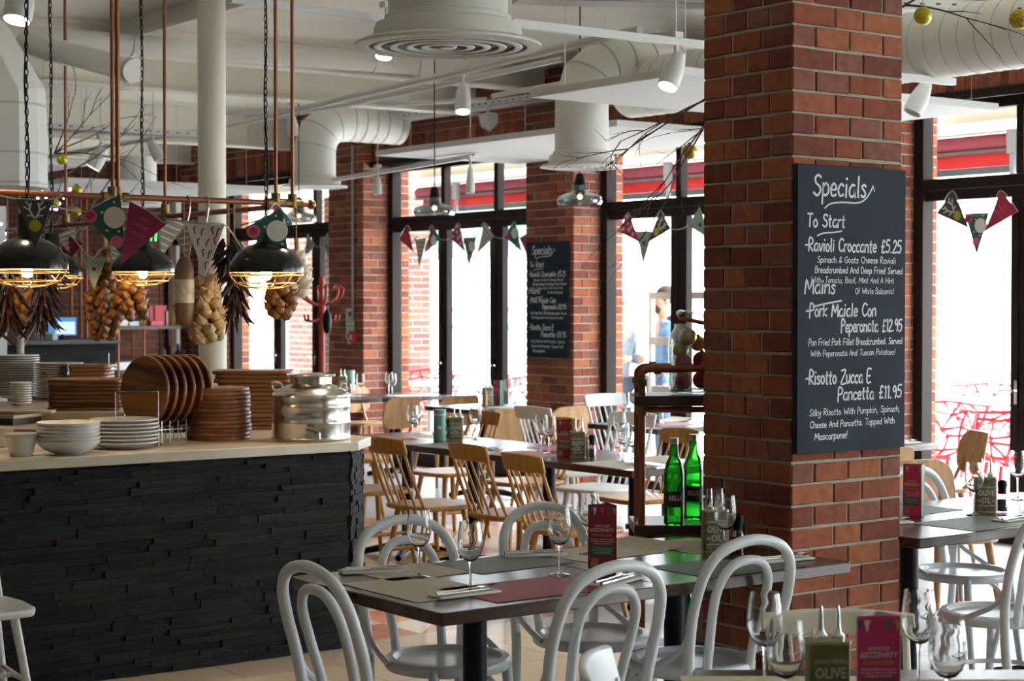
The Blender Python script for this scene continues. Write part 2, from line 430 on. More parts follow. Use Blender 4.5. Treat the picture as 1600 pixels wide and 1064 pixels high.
# ------------------------------------------------------------------ a handwriting of single strokes
GL = {
'A': '6 0,0 3,10 6,0|1,3.5 5,4', 'B': '5 0,0 0,10 3,10 4.6,8.2 3,6 0,5.4|3,5.8 5,3.5 3.6,.4 0,0', 'C': '6 6,8.6 4,10 1.5,9 .2,5 1.5,1 4,0 6,1.4',
'D': '6 0,0 0,10 3,9.4 5.5,6 5,2 3,.2 0,0', 'E': '5 5,10 0,9.8 0,0 5,.2|0,5 4,5.2', 'F': '5 5,10 0,9.8 0,0|0,5 4,5.2', 'G': '6 6,8.6 3.8,10 1,8 0,5 1,1.5 3.5,0 6,1.6 6,4.6 3.6,4.6',
'H': '6 0,0 0,10|6,0 6,10|0,5 6,5.2', 'I': '1.5 .7,0 .7,10', 'J': '4 4,10 4,2 2.5,0 0,1', 'K': '5 0,0 0,10|5,10 0,4.6 5,0', 'L': '5 0,10 0,0 5,.2',
'M': '8 0,0 1,10 4,3 7,10 8,0', 'N': '6 0,0 0,10 6,0 6,10', 'O': '6 3,10 .6,8 0,5 1,1.2 3,0 5,1.2 6,5 5.2,8.4 3,10', 'P': '5 0,-1 0,10 3,10 5,8 4,5.5 0,4.6',
'R': '5.5 0,0 0,10 3.2,10 5,7.8 3.6,5.5 0,5 5.5,0', 'S': '5.5 5.2,8.8 3,10 .8,8.4 1.6,6 4.2,4.6 5.2,2.4 3,0 0,1.4', 'T': '6 0,10 6,10|3,10 3,0', 'U': '6 0,10 0,3 2,0 4.4,.4 6,3 6,10',
'V': '6 0,10 3,0 6,10', 'W': '9 0,10 2,0 4.5,7 7,0 9,10', 'Z': '6 0,9.6 6,10 0,0 6,.2', 'X': '5 0,10 5,0|5,10 0,0', 'Y': '5 0,10 2.5,5 5,10|2.5,5 2,0',
'a': '5 4.6,5.4 2.4,6 .4,4 .4,1.4 2,0 4,1.4 4.6,5.6 4.6,1 5.2,0', 'b': '4.5 0,10 0,0|0,3.6 2,6 4.2,4.4 4.2,1.4 2,0 0,1.2', 'c': '4 4,5 2.4,6 .4,4.4 .2,2 1.8,0 4,.8',
'd': '4.8 4.4,10 4.4,0|4.4,4.6 2.4,6 .4,4 .4,1.4 2,0 4.4,1.6', 'e': '4.4 .3,3 4.2,3.4 3.4,5.6 1.8,6 .3,4 .4,1.4 2,0 4.2,.8', 'f': '3.4 3.4,9.4 2,10 1.2,8.6 1.2,0|0,5.6 3,5.8',
'g': '4.8 4.4,5 2.4,6 .4,4.4 .4,2 2,.4 4.4,2|4.4,6 4.4,-2 2.6,-4 .4,-3', 'h': '4.6 0,10 0,0|0,3.4 2,6 4,5 4.4,0', 'i': '1.6 .7,6 .7,0|.7,8.4 .9,8.8', 'j': '2 1.4,6 1.4,-2.6 0,-4|1.4,8.4 1.6,8.8',
'k': '4.2 0,10 0,0|4,6 0,2.6 4.2,0', 'l': '1.6 .6,10 .6,.6 1.2,0', 'm': '7.4 0,6 0,0|0,4 1.8,6 3.4,5 3.6,0|3.6,4 5.4,6 7,5 7.2,0', 'n': '4.6 0,6 0,0|0,3.8 2.2,6 4,5 4.3,0',
'o': '4.6 2.2,6 .4,4.6 .2,2 2,0 4,1.2 4.2,4 2.2,6', 'p': '4.6 0,6 0,-4|0,4 2,6 4.2,4.6 4.2,1.6 2,0 0,1.4', 'q': '4.6 4.2,6 4.2,-4|4.2,4 2,6 .2,3 2,0 4.2,1.4', 'r': '3.2 0,6 0,0|0,3.6 1.4,5.6 3.2,5.8',
's': '3.8 3.6,5.2 2,6 .4,4.8 3.2,2.2 3,.6 1.4,0 0,.8', 't': '3.4 1.4,9 1.4,.8 3,.2|0,6 3.2,6.2', 'u': '4.6 0,6 .2,1.4 1.8,0 4,1.6|4.2,6 4.4,0', 'v': '4.4 0,6 2.2,0 4.4,6', 'w': '6.6 0,6 1.6,0 3.3,4.6 5,0 6.6,6',
'x': '4 0,6 4,0|4,6 0,0', 'y': '4.4 0,6 .6,2.4 2.4,1.8 4.2,6|4.4,6 3.4,-2 1.6,-4 0,-3', 'z': '4.2 0,6 4,6 0,0 4.2,0',
'0': '5 2.5,10 .4,7 .4,3 2.5,0 4.6,3 4.6,7 2.5,10', '1': '2.4 .4,8.6 1.6,10 1.6,0', '2': '5 .4,8 2.4,10 4.6,8 3.6,5 0,0 5,.2', '5': '5 4.8,10 1,10 .6,5.8 3,6.2 4.8,3.6 3,.2 0,.8', '9': '5 4.6,7 2.4,10 .4,7.4 2,5 4.6,6.8 4.6,3 3.6,0',
'\u00a3': '6 5.4,8.6 4,10 2.4,8.4 2.6,3 1.6,0 5.6,.4|.6,4.6 4.6,5', '-': '3.4 .2,4.4 3.2,4.6', '.': '1.6 .6,.1 .8,.4', ',': '1.8 1,.6 .3,-1.6', '!': '2 1.2,10 .9,3|.8,.2 .9,.6', '&': '5 5,2.6 2,0 .4,2 4,7.4 2.4,9.4 1,7.4 5,0', ' ': '3.4',
}
def write(m, s, x, y, size, to3d, wd, width=None, wob=.0, mi=0):
    """ribbon strokes of the text s from (x, y); size = cap height; to3d maps board coordinates to the mesh"""
    k = size / 10.0
    total = sum(float(GL.get(c, '4').split(' ')[0]) + 1.5 for c in s) * k
    sxx = 1.0 if width is None else width / total
    cx = x
    for ch in s:
        g = GL.get(ch, '4').split(' ')
        w = float(g[0])
        if len(g) > 1:
            for st in ' '.join(g[1:]).split('|'):
                pts = [tuple(float(t) for t in p.split(',')) for p in st.split(' ')]
                jit = rnd.uniform(-.4, .4) * wob
                P = [Vector((cx + (px + .08 * py) * k * sxx, y + (py + jit) * k, 0)) for px, py in pts]
                if len(P) > 2: P = smooth(P, 3)
                ribbon(m, P, wd, to3d, mi)
        cx += (w + 1.5) * k * sxx
    return cx
def ribbon(m, P, wd, to3d, mi=0):
    n = len(P); L = []; R = []
    for i in range(n):
        t = (P[min(i + 1, n - 1)] - P[max(i - 1, 0)])
        t = t.normalized() if t.length > 1e-9 else Vector((1, 0, 0))
        d = Vector((-t.y, t.x, 0)) * wd / 2
        a = P[i]
        if i == 0: a = a - t * wd * .3
        if i == n - 1: a = a + t * wd * .3
        L.append(a + d); R.append(a - d)
    vs = [to3d(p.x, p.y) for p in L] + [to3d(p.x, p.y) for p in R]
    m.add(vs, [(i, i + 1, n + i + 1, n + i) for i in range(n - 1)], mi)

# ================================================================== THE SETTING
CH = 3.62                                # ceiling height
QW = 9.34                                # inner face of the window-wall pillars
M().span((-4, -5, -.2), (9.72, 20.5, 0)).build('floor', mat_floor())
struct(bpy.data.objects['floor'])
struct(M().span((-4, -5, CH), (10.0, 20.5, CH + .2)).build('ceiling', CREAM))

def brick_face(m, o, u, nrm, length, z0, z1, rows, prot=.004, depth=.09, course=.075, mort=.010, first=0):
    u = Vector(u); nrm = Vector(nrm); o = Vector(o)
    i = first; z = z0
    while z < z1 - .02:
        zt = min(z + course - mort, z1)
        lens = rows[i % len(rows)]
        tot = sum(lens) + mort * (len(lens) - 1)
        k = (length - mort * (len(lens) - 1)) / sum(lens)
        x = 0
        for j, l in enumerate(lens):
            l2 = l * k
            a = x + (.0006 if j == 0 else rnd.uniform(-.002, .002)); b = x + l2 - (.0006 if j == len(lens) - 1 else rnd.uniform(-.002, .002))
            za = z + rnd.uniform(-.0018, .0018); zb = zt + rnd.uniform(-.0018, .0018); pr = prot + rnd.uniform(-.0015, .0015)
            if j == 0 or j == len(lens) - 1: pr = prot - .0005
            p = [o + u * a + nrm * pr, o + u * b + nrm * pr, o + u * b - nrm * depth, o + u * a - nrm * depth]
            cz = .003
            # slightly eased front edges
            f = [o + u * (a + cz) + nrm * pr, o + u * (b - cz) + nrm * pr]
            g = [o + u * a + nrm * (pr - cz), o + u * b + nrm * (pr - cz)]
            vs = []
            for q in (f[0], f[1]): vs.append((q.x, q.y, za + cz))
            for q in (f[1], f[0]): vs.append((q.x, q.y, zb - cz))
            for q in (g[0], g[1]): vs.append((q.x, q.y, za))
            for q in (g[1], g[0]): vs.append((q.x, q.y, zb))
            for q in (p[3], p[2]): vs.append((q.x, q.y, za))
            for q in (p[2], p[3]): vs.append((q.x, q.y, zb))
            m.add(vs, [(0, 1, 2, 3), (4, 5, 1, 0), (5, 6, 2, 1), (6, 7, 3, 2), (7, 4, 0, 3), (8, 9, 5, 4), (9, 10, 6, 5), (10, 11, 7, 6), (11, 8, 4, 7)], 1)
            x += l2 + mort
        z += course; i += 1
S_, H_, T_ = .215, .1025, .160
def pillar(name, q0, q1, p0, p1, z0, z1, rq, rp, back=False, brick=None):
    m = M()
    m.span((q0 + .003, p0 + .003, z0), (q1 - .003, p1 - .003, z1), 0)
    brick_face(m, (q0, p0, 0), (1, 0, 0), (0, -1, 0), q1 - q0, z0, z1, rq)
    brick_face(m, (q0, p0, 0), (0, 1, 0), (-1, 0, 0), p1 - p0, z0, z1, rp)
    if back:
        brick_face(m, (q1, p0, 0), (0, 1, 0), (1, 0, 0), p1 - p0, z0, z1, rp)
        brick_face(m, (q0, p1, 0), (1, 0, 0), (0, 1, 0), q1 - q0, z0, z1, rq)
    return struct(m.build(name, [MORTAR, brick or BRICK]))
# near pillar
PQ0, PQ1, PP0, PP1 = 4.388, 4.940, 4.304, 4.744
pillar('brick_pillar', PQ0, PQ1, PP0, PP1, .005, CH, [[S_, .14, S_], [.11, .172, .172, .105]], [[H_, H_, H_, H_], [.15, .15, .15]], True)
# pillars of the window wall
PIL = [(-5.08, -4.42), (-1.74, -1.08), (1.60, 2.26), (4.94, 5.60), (8.28, 8.94), (11.70, 12.36), (15.04, 15.70), (18.40, 19.06)]
for a, b in PIL:
    pillar('window_wall_pillar', QW, 9.88, a, b, .005, CH, [[S_, .12, S_, H_], [H_, S_, .12, S_]], [[S_, S_, S_], [H_, S_, S_, H_]])
# brick band above the windows, soldier course at its foot
m = M(); P_A, P_B = -4.42, 20.1
m.span((9.443, P_A, 3.0), (9.80, P_B, CH), 0)
def soldier(m, p0, p1, z0, z1, q):
    p = p0
    while p < p1:
        m.span((q - .004 + rnd.uniform(-.001, .001), p, z0), (q + .05, p + .065, z1), 1)
        p += .075
for (a, b), (c, d) in zip(PIL, PIL[1:] + [(20.1, 20.2)]):
    soldier(m, b + .005, c - .02, 3.005, 3.215, 9.44)
    n = max(1, int((c - b) / .225))
    brick_face(m, (9.44, b, 0), (0, 1, 0), (-1, 0, 0), c - b, 3.225, CH, [[S_] * n, [H_] + [S_] * (n - 1) + [H_]])
struct(m.build('wall_right', [MORTAR, BRICK]))
# dark steel lintel under the band
for (a, b), (c, d) in zip(PIL, PIL[1:] + [(20.1, 20.2)]):
    struct(M().span((9.43, b + .002, 2.985), (9.72, c - .002, 3.0)).span((9.42, b + .002, 2.94), (9.435, c - .002, 3.0)).build('lintel', FRAMEM))
# far wall and side walls
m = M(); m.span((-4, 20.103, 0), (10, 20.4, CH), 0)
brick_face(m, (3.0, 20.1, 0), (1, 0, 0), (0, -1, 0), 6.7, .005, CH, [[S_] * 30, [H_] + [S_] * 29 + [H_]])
struct(m.build('wall_back', [mat('shade_darkened_mortar', (.14, .12, .10), .95), BRICKD]))  # mortar and brick both darkened in colour to stand for shade
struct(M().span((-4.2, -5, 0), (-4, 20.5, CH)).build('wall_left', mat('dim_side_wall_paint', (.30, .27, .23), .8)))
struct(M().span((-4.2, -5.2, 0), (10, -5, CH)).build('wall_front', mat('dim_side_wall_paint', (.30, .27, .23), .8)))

# ------------------------------------------------------------------ windows: bronze frames, glass, folding doors below a transom
QF0, QF1 = 9.66, 9.74
def window(n, p0, p1, uppers, stiles, wide=.075):
    """uppers: p of the slim mullions above the transom; stiles: (p, width) of the door stiles below it"""
    m = M()
    m.span((QF0 - .03, p0, 0), (QF1, p0 + .085, 3.0)); m.span((QF0 - .03, p1 - .085, 0), (QF1, p1, 3.0))
    m.span((QF0, p0, 2.90), (QF1, p1, 3.0))
    m.span((QF0 - .02, p0, 2.375), (QF1, p1, 2.45)); m.span((QF0 - .005, p0, 2.30), (QF1 - .01, p1, 2.372))
    m.span((QF0, p0, 0), (QF1, p1, .13))
    for u in uppers: m.span((QF0, u - .03, 2.45), (QF1, u + .03, 2.9))
    for u, w in stiles:
        m.span((QF0 - .004, u - w / 2, .13), (QF1 - .012, u - .004, 2.3)); m.span((QF0 - .004, u + .004, .13), (QF1 - .012, u + w / 2, 2.3))
        m.span((QF0 + .012, u - .004, .13), (QF1 - .02, u + .004, 2.3))
    f = struct(m.build('window_%d' % n, FRAMEM, bevel=.004, seg=1))
    g = M()
    def pane(a, b, z0, z1): g.add([(9.70, a, z0), (9.70, b, z0), (9.70, b, z1), (9.70, a, z1)], [(0, 1, 2, 3)])
    ed = sorted([p0 + .085] + list(uppers) + [p1 - .085])
    for a, b in zip(ed, ed[1:]): pane(a, b, 2.45, 2.9)
    ed = sorted([p0 + .085] + [u for u, w in stiles] + [p1 - .085])
    for a, b in zip(ed, ed[1:]): pane(a, b, .13, 2.3)
    g.build('glass_pane', PANE, f)
    for u, w in stiles:
        if rnd.random() < 2:
            h = M(); h.tube(smooth([(QF0 - .03, u + .015, 1.02), (QF0 - .05, u + .015, 1.02), (QF0 - .05, u + .06, 1.02), (QF0 - .05, u + .12, 1.015)], 4), .008, 6)
            h.span((QF0 - .012, u + .003, .93), (QF0, u + .027, 1.09))
            h.build('door_handle', CHROME, f)
    return f
pC = lambda px: atq(px, 450, 9.70).y
window(7, -4.42, -1.74, [-3.1], [(-3.1, .12)]); window(8, -1.08, 1.60, [.26], [(.26, .12)])
window(1, 2.26, 4.94, [3.6], [(3.6, .12)])
window(2, 5.60, 8.28, [pC(1598), 6.3], [(pC(1598), .13), (6.3, .12)])
window(3, 8.94, 11.70, [pC(1065), 9.7], [(pC(1066), .19), (9.75, .12)])
window(4, 12.36, 15.04, [pC(697), pC(780)], [(pC(697), .15), (pC(781), .20)])
window(5, 15.70, 18.40, [pC(497)], [(pC(499), .17), (pC(438), .17)])
window(6, 19.06, 20.10, [], [])

# ------------------------------------------------------------------ ceiling services
def beam(p, z0, z1, q0=-3, q1=9.4, w=.16, t=.018):
    m = M()
    m.span((q0, p - w / 2, z0), (q1, p + w / 2, z0 + t)); m.span((q0, p - w / 2, z1 - t), (q1, p + w / 2, z1)); m.span((q0, p - .006, z0), (q1, p + .006, z1))
    return struct(m.build('ceiling_beam', CREAM))
beam(12.1, 3.40, CH); beam(13.2, 3.30, CH); beam(16.6, 3.22, CH, w=.2); beam(18.8, 3.2, CH, w=.2)
def beam_y(q, z0, z1, p0, p1, w=.15, t=.018):
    m = M()
    m.span((q - w / 2, p0, z0), (q + w / 2, p1, z0 + t)); m.span((q - .006, p0, z0), (q + .006, p1, z1))
    return struct(m.build('ceiling_beam', CREAM))
beam_y(2.2, 3.42, CH, 4, 20); beam_y(5.4, 3.46, CH, 4, 20)
# trunking with punched slots along the wall head
def cable_tray(a, b, label, w=.20, h=.055):
    a = Vector(a); b = Vector(b); L = (b - a).length
    t = tag(bpy.data.objects.new('cable_tray', None), label, 'cable tray', 'cable trays under the ceiling'); COL.objects.link(t)
    t.location = a; d = (b - a).normalized(); t.rotation_euler = d.to_track_quat('X', 'Z').to_euler()
    m = M(); m.span((0, -w / 2, 0), (L, w / 2, .004)); m.span((0, -w / 2, 0), (L, -w / 2 + .004, h)); m.span((0, w / 2 - .004, 0), (L, w / 2, h))
    m.build('tray_channel', WHITE, t)
    s = M(); x = .06
    while x < L - .05:
        s.span((x, -w / 2 - .002, h * .45), (x + .03, -w / 2 - .0005, h * .62)); x += .1
    s.build('slot_pattern', mat('slot_dark', (.05, .05, .05), .9), t)
    return t
cable_tray((9.2, 15.6, 3.32), (9.2, 9.9, 3.30), 'white slotted cable tray running along the brick band over the middle windows')
cable_tray((9.2, 9.75, 3.30), (8.2, 9.2, 3.36), 'short bent white slotted cable tray beside the middle diffuser duct')
cable_tray((1.5, 14.6, 3.08), (7.4, 14.6, 3.08), 'long white slotted cable tray hanging beyond the white column')
cable_tray((5.9, 7.9, 3.26), (8.6, 6.7, 3.30), 'white slotted cable tray above the spiral duct beyond the near pillar')

def pipe_run(name, pts, r, label, cat, bands=(), m_=None, n=20, group=None):
    t = thing(name, label, cat, pts[0], 0, group)
    o = Vector(pts[0]); m = M(); m.tube([Vector(p) - o for p in pts], r, n); m.build('tube', m_ or DUCTW, t)
    P = [Vector(p) - o for p in pts]
    L = [0]
    for a, b in zip(P, P[1:]): L.append(L[-1] + (b - a).length)
    bm_ = M(); k = 0
    for s in bands:
        d = s * L[-1]
        for i in range(len(P) - 1):
            if L[i] <= d <= L[i + 1]:
                f = (d - L[i]) / max(1e-6, L[i + 1] - L[i]); c = P[i].lerp(P[i + 1], f); t_ = (P[i + 1] - P[i]).normalized()
                M().tube([c - t_ * .012, c + t_ * .012], r + .008, n).build('joint_rim', m_ or DUCTW, t); break
    return t
W = lambda px, py, z: atz(px, py, z)
a = W(-30, 52, 3.36); b = W(672, 104, 3.36)
pipe_run('drain_pipe', [(a.x, a.y, 3.36), (b.x, b.y, 3.36)], .07, 'long white round pipe across the ceiling behind the copper rods, capped near the big diffuser', 'pipe', (.08, .17, .31, .86, .97))
a = atd(40, 66, 10.6); b = atd(205, 110, 9.7)
pipe_run('drain_pipe', [a, b, b + (b - a).normalized() * .03], .065, 'white round pipe with an open ringed end beside the copper rods', 'pipe', (.4, .97))
bpy.data.objects[-1] if False else None
def conduit(a, b, label, r=.016):
    o = M().tube([Vector((0, 0, 0)), Vector(b) - Vector(a)], r, 8).build('conduit_pipe', WHITE, None, a)
    return tag(o, label, 'pipe', 'thin white conduits under the ceiling')
a = atd(395, 188, 14.6); b = atd(1000, 46, 9.6)
conduit(a, b, 'upper thin white conduit crossing the ceiling above the elbow duct', .024)
a = atd(560, 160, 14.2); b = atd(880, 92, 11.3)
conduit(a, b, 'lower thin white conduit carrying the spotlight before the brick band', .02)
a = atd(75, 245, 17.0); b = atd(620, 150, 14.8)
conduit(a, b, 'thin white conduit holding spotlights above the far serving bar', .02)
a = atd(770, 150, 13.0); b = atd(1098, 90, 11.0)
conduit(a, b, 'thin white conduit passing behind the upper duct by the near pillar', .018)
a = atd(330, 178, 16); b = atd(760, 155, 15.2)
conduit(a, b, 'thin white conduit just above the elbow duct at the brick band', .02)

def track(a, b, label, r=.02):
    a = Vector(a); b = Vector(b); d = b - a
    o = M().box(d / 2, (d.length, .036, .036)).build('light_track', WHITE, None, a)
    o.data.transform(Matrix.Translation(d / 2) @ d.to_track_quat('X', 'Z').to_matrix().to_4x4() @ Matrix.Translation(-d / 2))
    return tag(o, label, 'light track', 'white lighting tracks')
track(atp(800, 36, 6.5), atp(1240, 86, 6.5), 'white lighting track running into the near brick pillar')
track(atp(360, -2, 7.6), atp(640, 34, 7.6), 'white lighting track above the big round diffuser')
track(atp(1320, 112, 6.3), atp(1490, 128, 6.3), 'white lighting track beyond the near pillar over the right tables')
track(atd(515, 282, 16.2), atd(745, 243, 14.2), 'white lighting track in front of the brick pillar with the conduit')
EMB = mat_emit('spot_lamp_face', (1.0, .86, .68), 14)
DIMF = mat('spot_lamp_dark_face', (.25, .24, .22), .4)
def spot(pos, aim, label, lit=True, L=.19, r=.052, stem=.10, power=0):
    t = thing('track_spotlight', label, 'spotlight', pos, 0, 'white track spotlights')
    d = Vector(aim).normalized(); q = d.to_track_quat('Z', 'Y').to_matrix()
    body = M()
    body.lathe([(0, -L), (r * .55, -L), (r * .82, -L * .75), (r, -L * .45), (r, 0), (r * .9, 0), (r * .88, -.015), (0, -.015)], 20, (0, 0, 0), 0, q)
    hd = body.build('lamp_head', WHITE, t)
    f = M(); f.lathe([(r * .87, -.012), (0, -.010)], 20, (0, 0, 0), 0, q); f.build('lamp_face', EMB if lit else DIMF, hd)
    s = M(); c = d * (-L * .7); s.cyl(c + Vector((0, 0, 0)), c + Vector((0, 0, stem + .03)), .010, n=8); s.box(c + Vector((0, 0, stem + .04)), (.05, .05, .03))
    s.build('bracket', WHITE, t)
    M().cyl(c + Vector((0, 0, stem + .05)), Vector((c.x, c.y, CH - pos.z)), .004, n=5).build('hanging_wire', CHROME, t)
    if lit and power:
        l = bpy.data.lights.new('spot_lamp', 'SPOT'); l.energy = power; l.spot_size = math.radians(70); l.spot_blend = .6; l.color = (1, .82, .6); l.shadow_soft_size = .04
        lo = bpy.data.objects.new('spot_lamp', l); COL.objects.link(lo); lo.parent = t
        lo.location = d * .03; lo.rotation_euler = d.to_track_quat('-Z', 'Y').to_euler()
    return t
right = Vector((math.cos(YAW), math.sin(YAW), 0)); fwd = Vector((-math.sin(YAW), math.cos(YAW), 0)); upv = Vector((0, 0, 1))
def vd(r, f, u): return right * r + fwd * f + upv * u
spot(atd(1043, 136, 8.62), vd(-.35, -.35, -.9), 'lit white spotlight on the track beside the near brick pillar', power=60)
spot(atd(723, 175, 11.6), vd(0, -.35, -1), 'lit white spotlight pointing straight down before the brick band', power=60)
spot(atd(26, 32, 7.6), vd(-.1, -.30, -.95), 'large lit white spotlight in the top corner above the copper rail', power=60, r=.062)
spot(atd(599, 89, 8.8), vd(-.1, -.34, -.92), 'lit white spotlight peeping out under the big round diffuser', power=60, r=.046)
spot(atd(144, 262, 14.6), vd(-.5, -.1, -.85), 'lit white spotlight in front of the far brick wall', power=60, r=.066)
spot(atd(251, 250, 15.2), vd(.55, -.2, -.9), 'unlit white spotlight tilted between two copper rods', False, r=.05)
spot(atd(590, 304, 15.4), vd(0, -.1, -1), 'small unlit white spotlight against the brick pillar with the conduit', False, L=.15, r=.036)
spot(atd(735, 302, 14.0), vd(0, -.1, -1), 'slim unlit white spotlight in front of the upper window panes', False, L=.2, r=.034)
spot(atd(1425, 176, 10.0), vd(-.45, -.1, -.85), 'unlit white spotlight beside the near pillar over the right tables', False, r=.055)
spot(atd(459, 212, 15.6), vd(.1, .2, -1), 'unlit white spotlight half hidden by the elbow duct', False, r=.05)
# emergency floodlight
t = thing('emergency_light', 'white angular emergency light hanging at the brick band', 'emergency light', atd(762, 188, 13.6), CAMZ)
M().prism([(-.07, .04), (.0, .06), (.075, .05), (.08, -.02), (.02, -.085), (-.055, -.05)], -.05, .05, 0, lambda x, y, z: (x, z, y)).build('housing', WHITE, t, bevel=.008)
M().add([(-.0, -.056, .05), (.07, -.052, .04), (.072, -.052, -.02), (.02, -.056, -.075)], [(0, 1, 2, 3)]).add([(-.0, -.05, .05), (.07, -.05, .04), (.072, -.05, -.02), (.02, -.05, -.075)], [(3, 2, 1, 0)]).build('lens_panel', mat('grey_lens', (.55, .57, .58), .3), t)
M().cyl((0, 0, .05), (0, 0, .13), .008, n=6).build('bracket', WHITE, t)

# round diffusers with their ducts
def diffuser(pos, D, label, neck=None, h=.3):
    t = thing('ceiling_diffuser', label, 'air diffuser', pos)
    R = D / 2; nr = neck or R * .64
    b = M(); b.lathe([(R, 0), (R * 1.0, .008), (R * .93, .018), (R * .80, .022), (R * .79, .06), (R * .77, .075), (nr + .012, .085), (nr + .012, .10), (nr, .105), (nr, h), (nr - .004, h), (nr - .004, .05), (R * .86, .008), (R * .85, -.002), (R * .90, -.004), (R, 0)], 64)
    b.build('collar', DUCTW, t)
    for i in range(4):
        ro = R * (.80 - .17 * i); ri = ro - R * .10
        c = M(); c.lathe([(ro, .001), (ro - R * .01, -.003), (ro - R * .05, -.004), (ro - R * .085, -.001), (ro - R * .08, .004), (ro - R * .02, .004), (ro, .001)], 64)
        c.build('cone_ring', WHITE, t)
    M().lathe([(R * .10, .004), (R * .08, -.005), (0, -.005)], 24).build('centre_disc', WHITE, t)
    M().lathe([(R * .86, .007), (0, .0072)], 64).build('inner_plate', mat('diffuser_gap_shade', (.22, .21, .20), .6), t)  # grey plate gives the gaps between the rings their shade by colour
    return t, nr
def seg_duct(t, path, r, bands=True, n=28):
    m = M(); m.tube(path, r, n); m.build('duct', DUCTW, t)
    P = path; k = M()
    for i in range(1, len(P) - 1):
        tt = (P[i + 1] - P[i - 1]).normalized(); M().tube([P[i] - tt * .006, P[i] + tt * .006], r + .005, n).build('seam_rim', mat('duct_seam', (.55, .54, .50), .5), t)
c = atd(700, 74, 5.9)
d1, r1 = diffuser(c, .62, 'large round white ceiling diffuser with concentric rings, nearest to the viewer', h=1.0)
M().lathe([(r1 + .02, .20), (r1 + .02, .23), (r1, .24)], 40).build('band_rim', DUCTW, d1)
c = atd(909, 262, 11.2)
d2, r2 = diffuser(c, .53, 'round white diffuser on an elbow duct before the pillar with the smaller chalkboard')
seg_duct(d2, [Vector((0, 0, .28)), Vector((0, 0, .42)), Vector((.05, 0, .56)), Vector((.16, 0, .64)), Vector((.31, 0, .67)), Vector((.5, 0, .67)), Vector((.75, 0, .67)), Vector((1.0, 0, .67)), Vector((1.3, 0, .67)), Vector((1.7, 0, .67)), Vector((2.25, 0, .67))], r2)
c = atd(492, 293, 16.3)
d3, r3 = diffuser(c, .60, 'round white diffuser on an elbow duct before the pillar with the conduit')
seg_duct(d3, [Vector((0, 0, .28)), Vector((0, 0, .36)), Vector((.05, 0, .50)), Vector((.17, 0, .60)), Vector((.34, 0, .63)), Vector((.46, 0, .63)), Vector((.58, 0, .63)), Vector((.70, 0, .63)), Vector((.85, 0, .63)), Vector((.92, 0, .63))], r3)
c = atd(215, 322, 18.2)
d4, r4 = diffuser(c, .60, 'round white diffuser seen behind the copper rail and the green flag', h=.5)
# spiral duct beyond the near pillar
t = thing('spiral_duct', 'big white spiral duct under the ceiling beyond the near pillar', 'duct', (7.5, 3.6, 2.98))
m = M(); m.tube([(0, 0, 0), (0, 5.2, 0)], .185, 32); m.build('duct', DUCTW, t)
k = M()
for i in range(46):
    y = .1 + i * .11; k.tube([(0, y - .003, 0), (0, y + .003, 0)], .188, 32)
k.build('seam_rim', mat('duct_seam', (.55, .54, .50), .5), t)
# extraction duct over the kitchen counter
c = atd(5, 262, 9.6)
t = thing('extraction_duct', 'wide faceted white extraction duct above the kitchen counter', 'duct', (c.x, c.y, 2.22))
m = M(); D = -right
P = [Vector((0, 0, 0)), Vector((0, 0, .30)), Vector((0, 0, .46)), D * .14 + Vector((0, 0, .72)), D * .5 + Vector((0, 0, .88)), D * 1.3 + Vector((0, 0, .88))]
m.tube(P, .235, 12); m.build('duct', DUCTW, t, angle=20)
k = M()
for z in (.02, .18, .44): M().tube([(0, 0, z - .005), (0, 0, z + .005)], .239, 12).build('seam_rim', mat('duct_seam', (.55, .54, .50), .5), t, angle=20)

# white acoustic rafts
RAFT = mat('white_acoustic_board', (.74, .74, .73), .9)
def raft(q0, q1, p0, p1, z, label, th=.045):
    t = thing('acoustic_raft', label, 'ceiling panel', ((q0 + q1) / 2, (p0 + p1) / 2, z), 0, 'white panels hung below the ceiling')
    hx, hy = (q1 - q0) / 2, (p1 - p0) / 2
    M().span((-hx, -hy, 0), (hx, hy, th)).build('board', RAFT, t, bevel=.004)
    for sx in (-1, 1):
        for sy in (-1, 1): M().cyl((sx * hx * .8, sy * hy * .8, th), (sx * hx * .8, sy * hy * .8, CH - z), .0025, n=5).build('hanging_wire', CHROME, t)
    return t
raft(7.80, 9.25, 9.3, 12.37, 2.80, 'white acoustic raft hung before the middle windows behind the pendant lamps')
raft(6.05, 7.55, 6.72, 7.97, 2.75, 'white acoustic raft hung left of the near pillar under the upper duct')
raft(7.75, 8.72, 6.84, 8.1, 2.75, 'white acoustic raft hung between the near pillar and the window')
raft(2.6, 5.4, 12.6, 14.0, 2.62, 'white acoustic raft hung above the far bar behind the copper rail')
raft(6.0, 8.0, 14.4, 16.2, 2.62, 'white acoustic raft hung behind the white column')

# white round column
c = atd(332, 500, 11.0)
t = struct(M().cyl((c.x, c.y, 0), (c.x, c.y, CH), .086, n=32).build('column', mat('warm_white_paint', (.72, .67, .56), .5)))
# slim white mullion at the far edge

# ================================================================== OUTSIDE
PAVE = mat('pale_paving', (.70, .69, .66), .85, vary=.08, scale=3)
struct(M().span((9.72, -20, -.25), (80, 90, -.03)).build('pavement', PAVE))
SOFF = mat('white_soffit_render', (.72, .70, .64), .9)
struct(M().span((10.03, -2, 2.86), (11.1, 22, 2.95)).build('soffit_slab', SOFF))
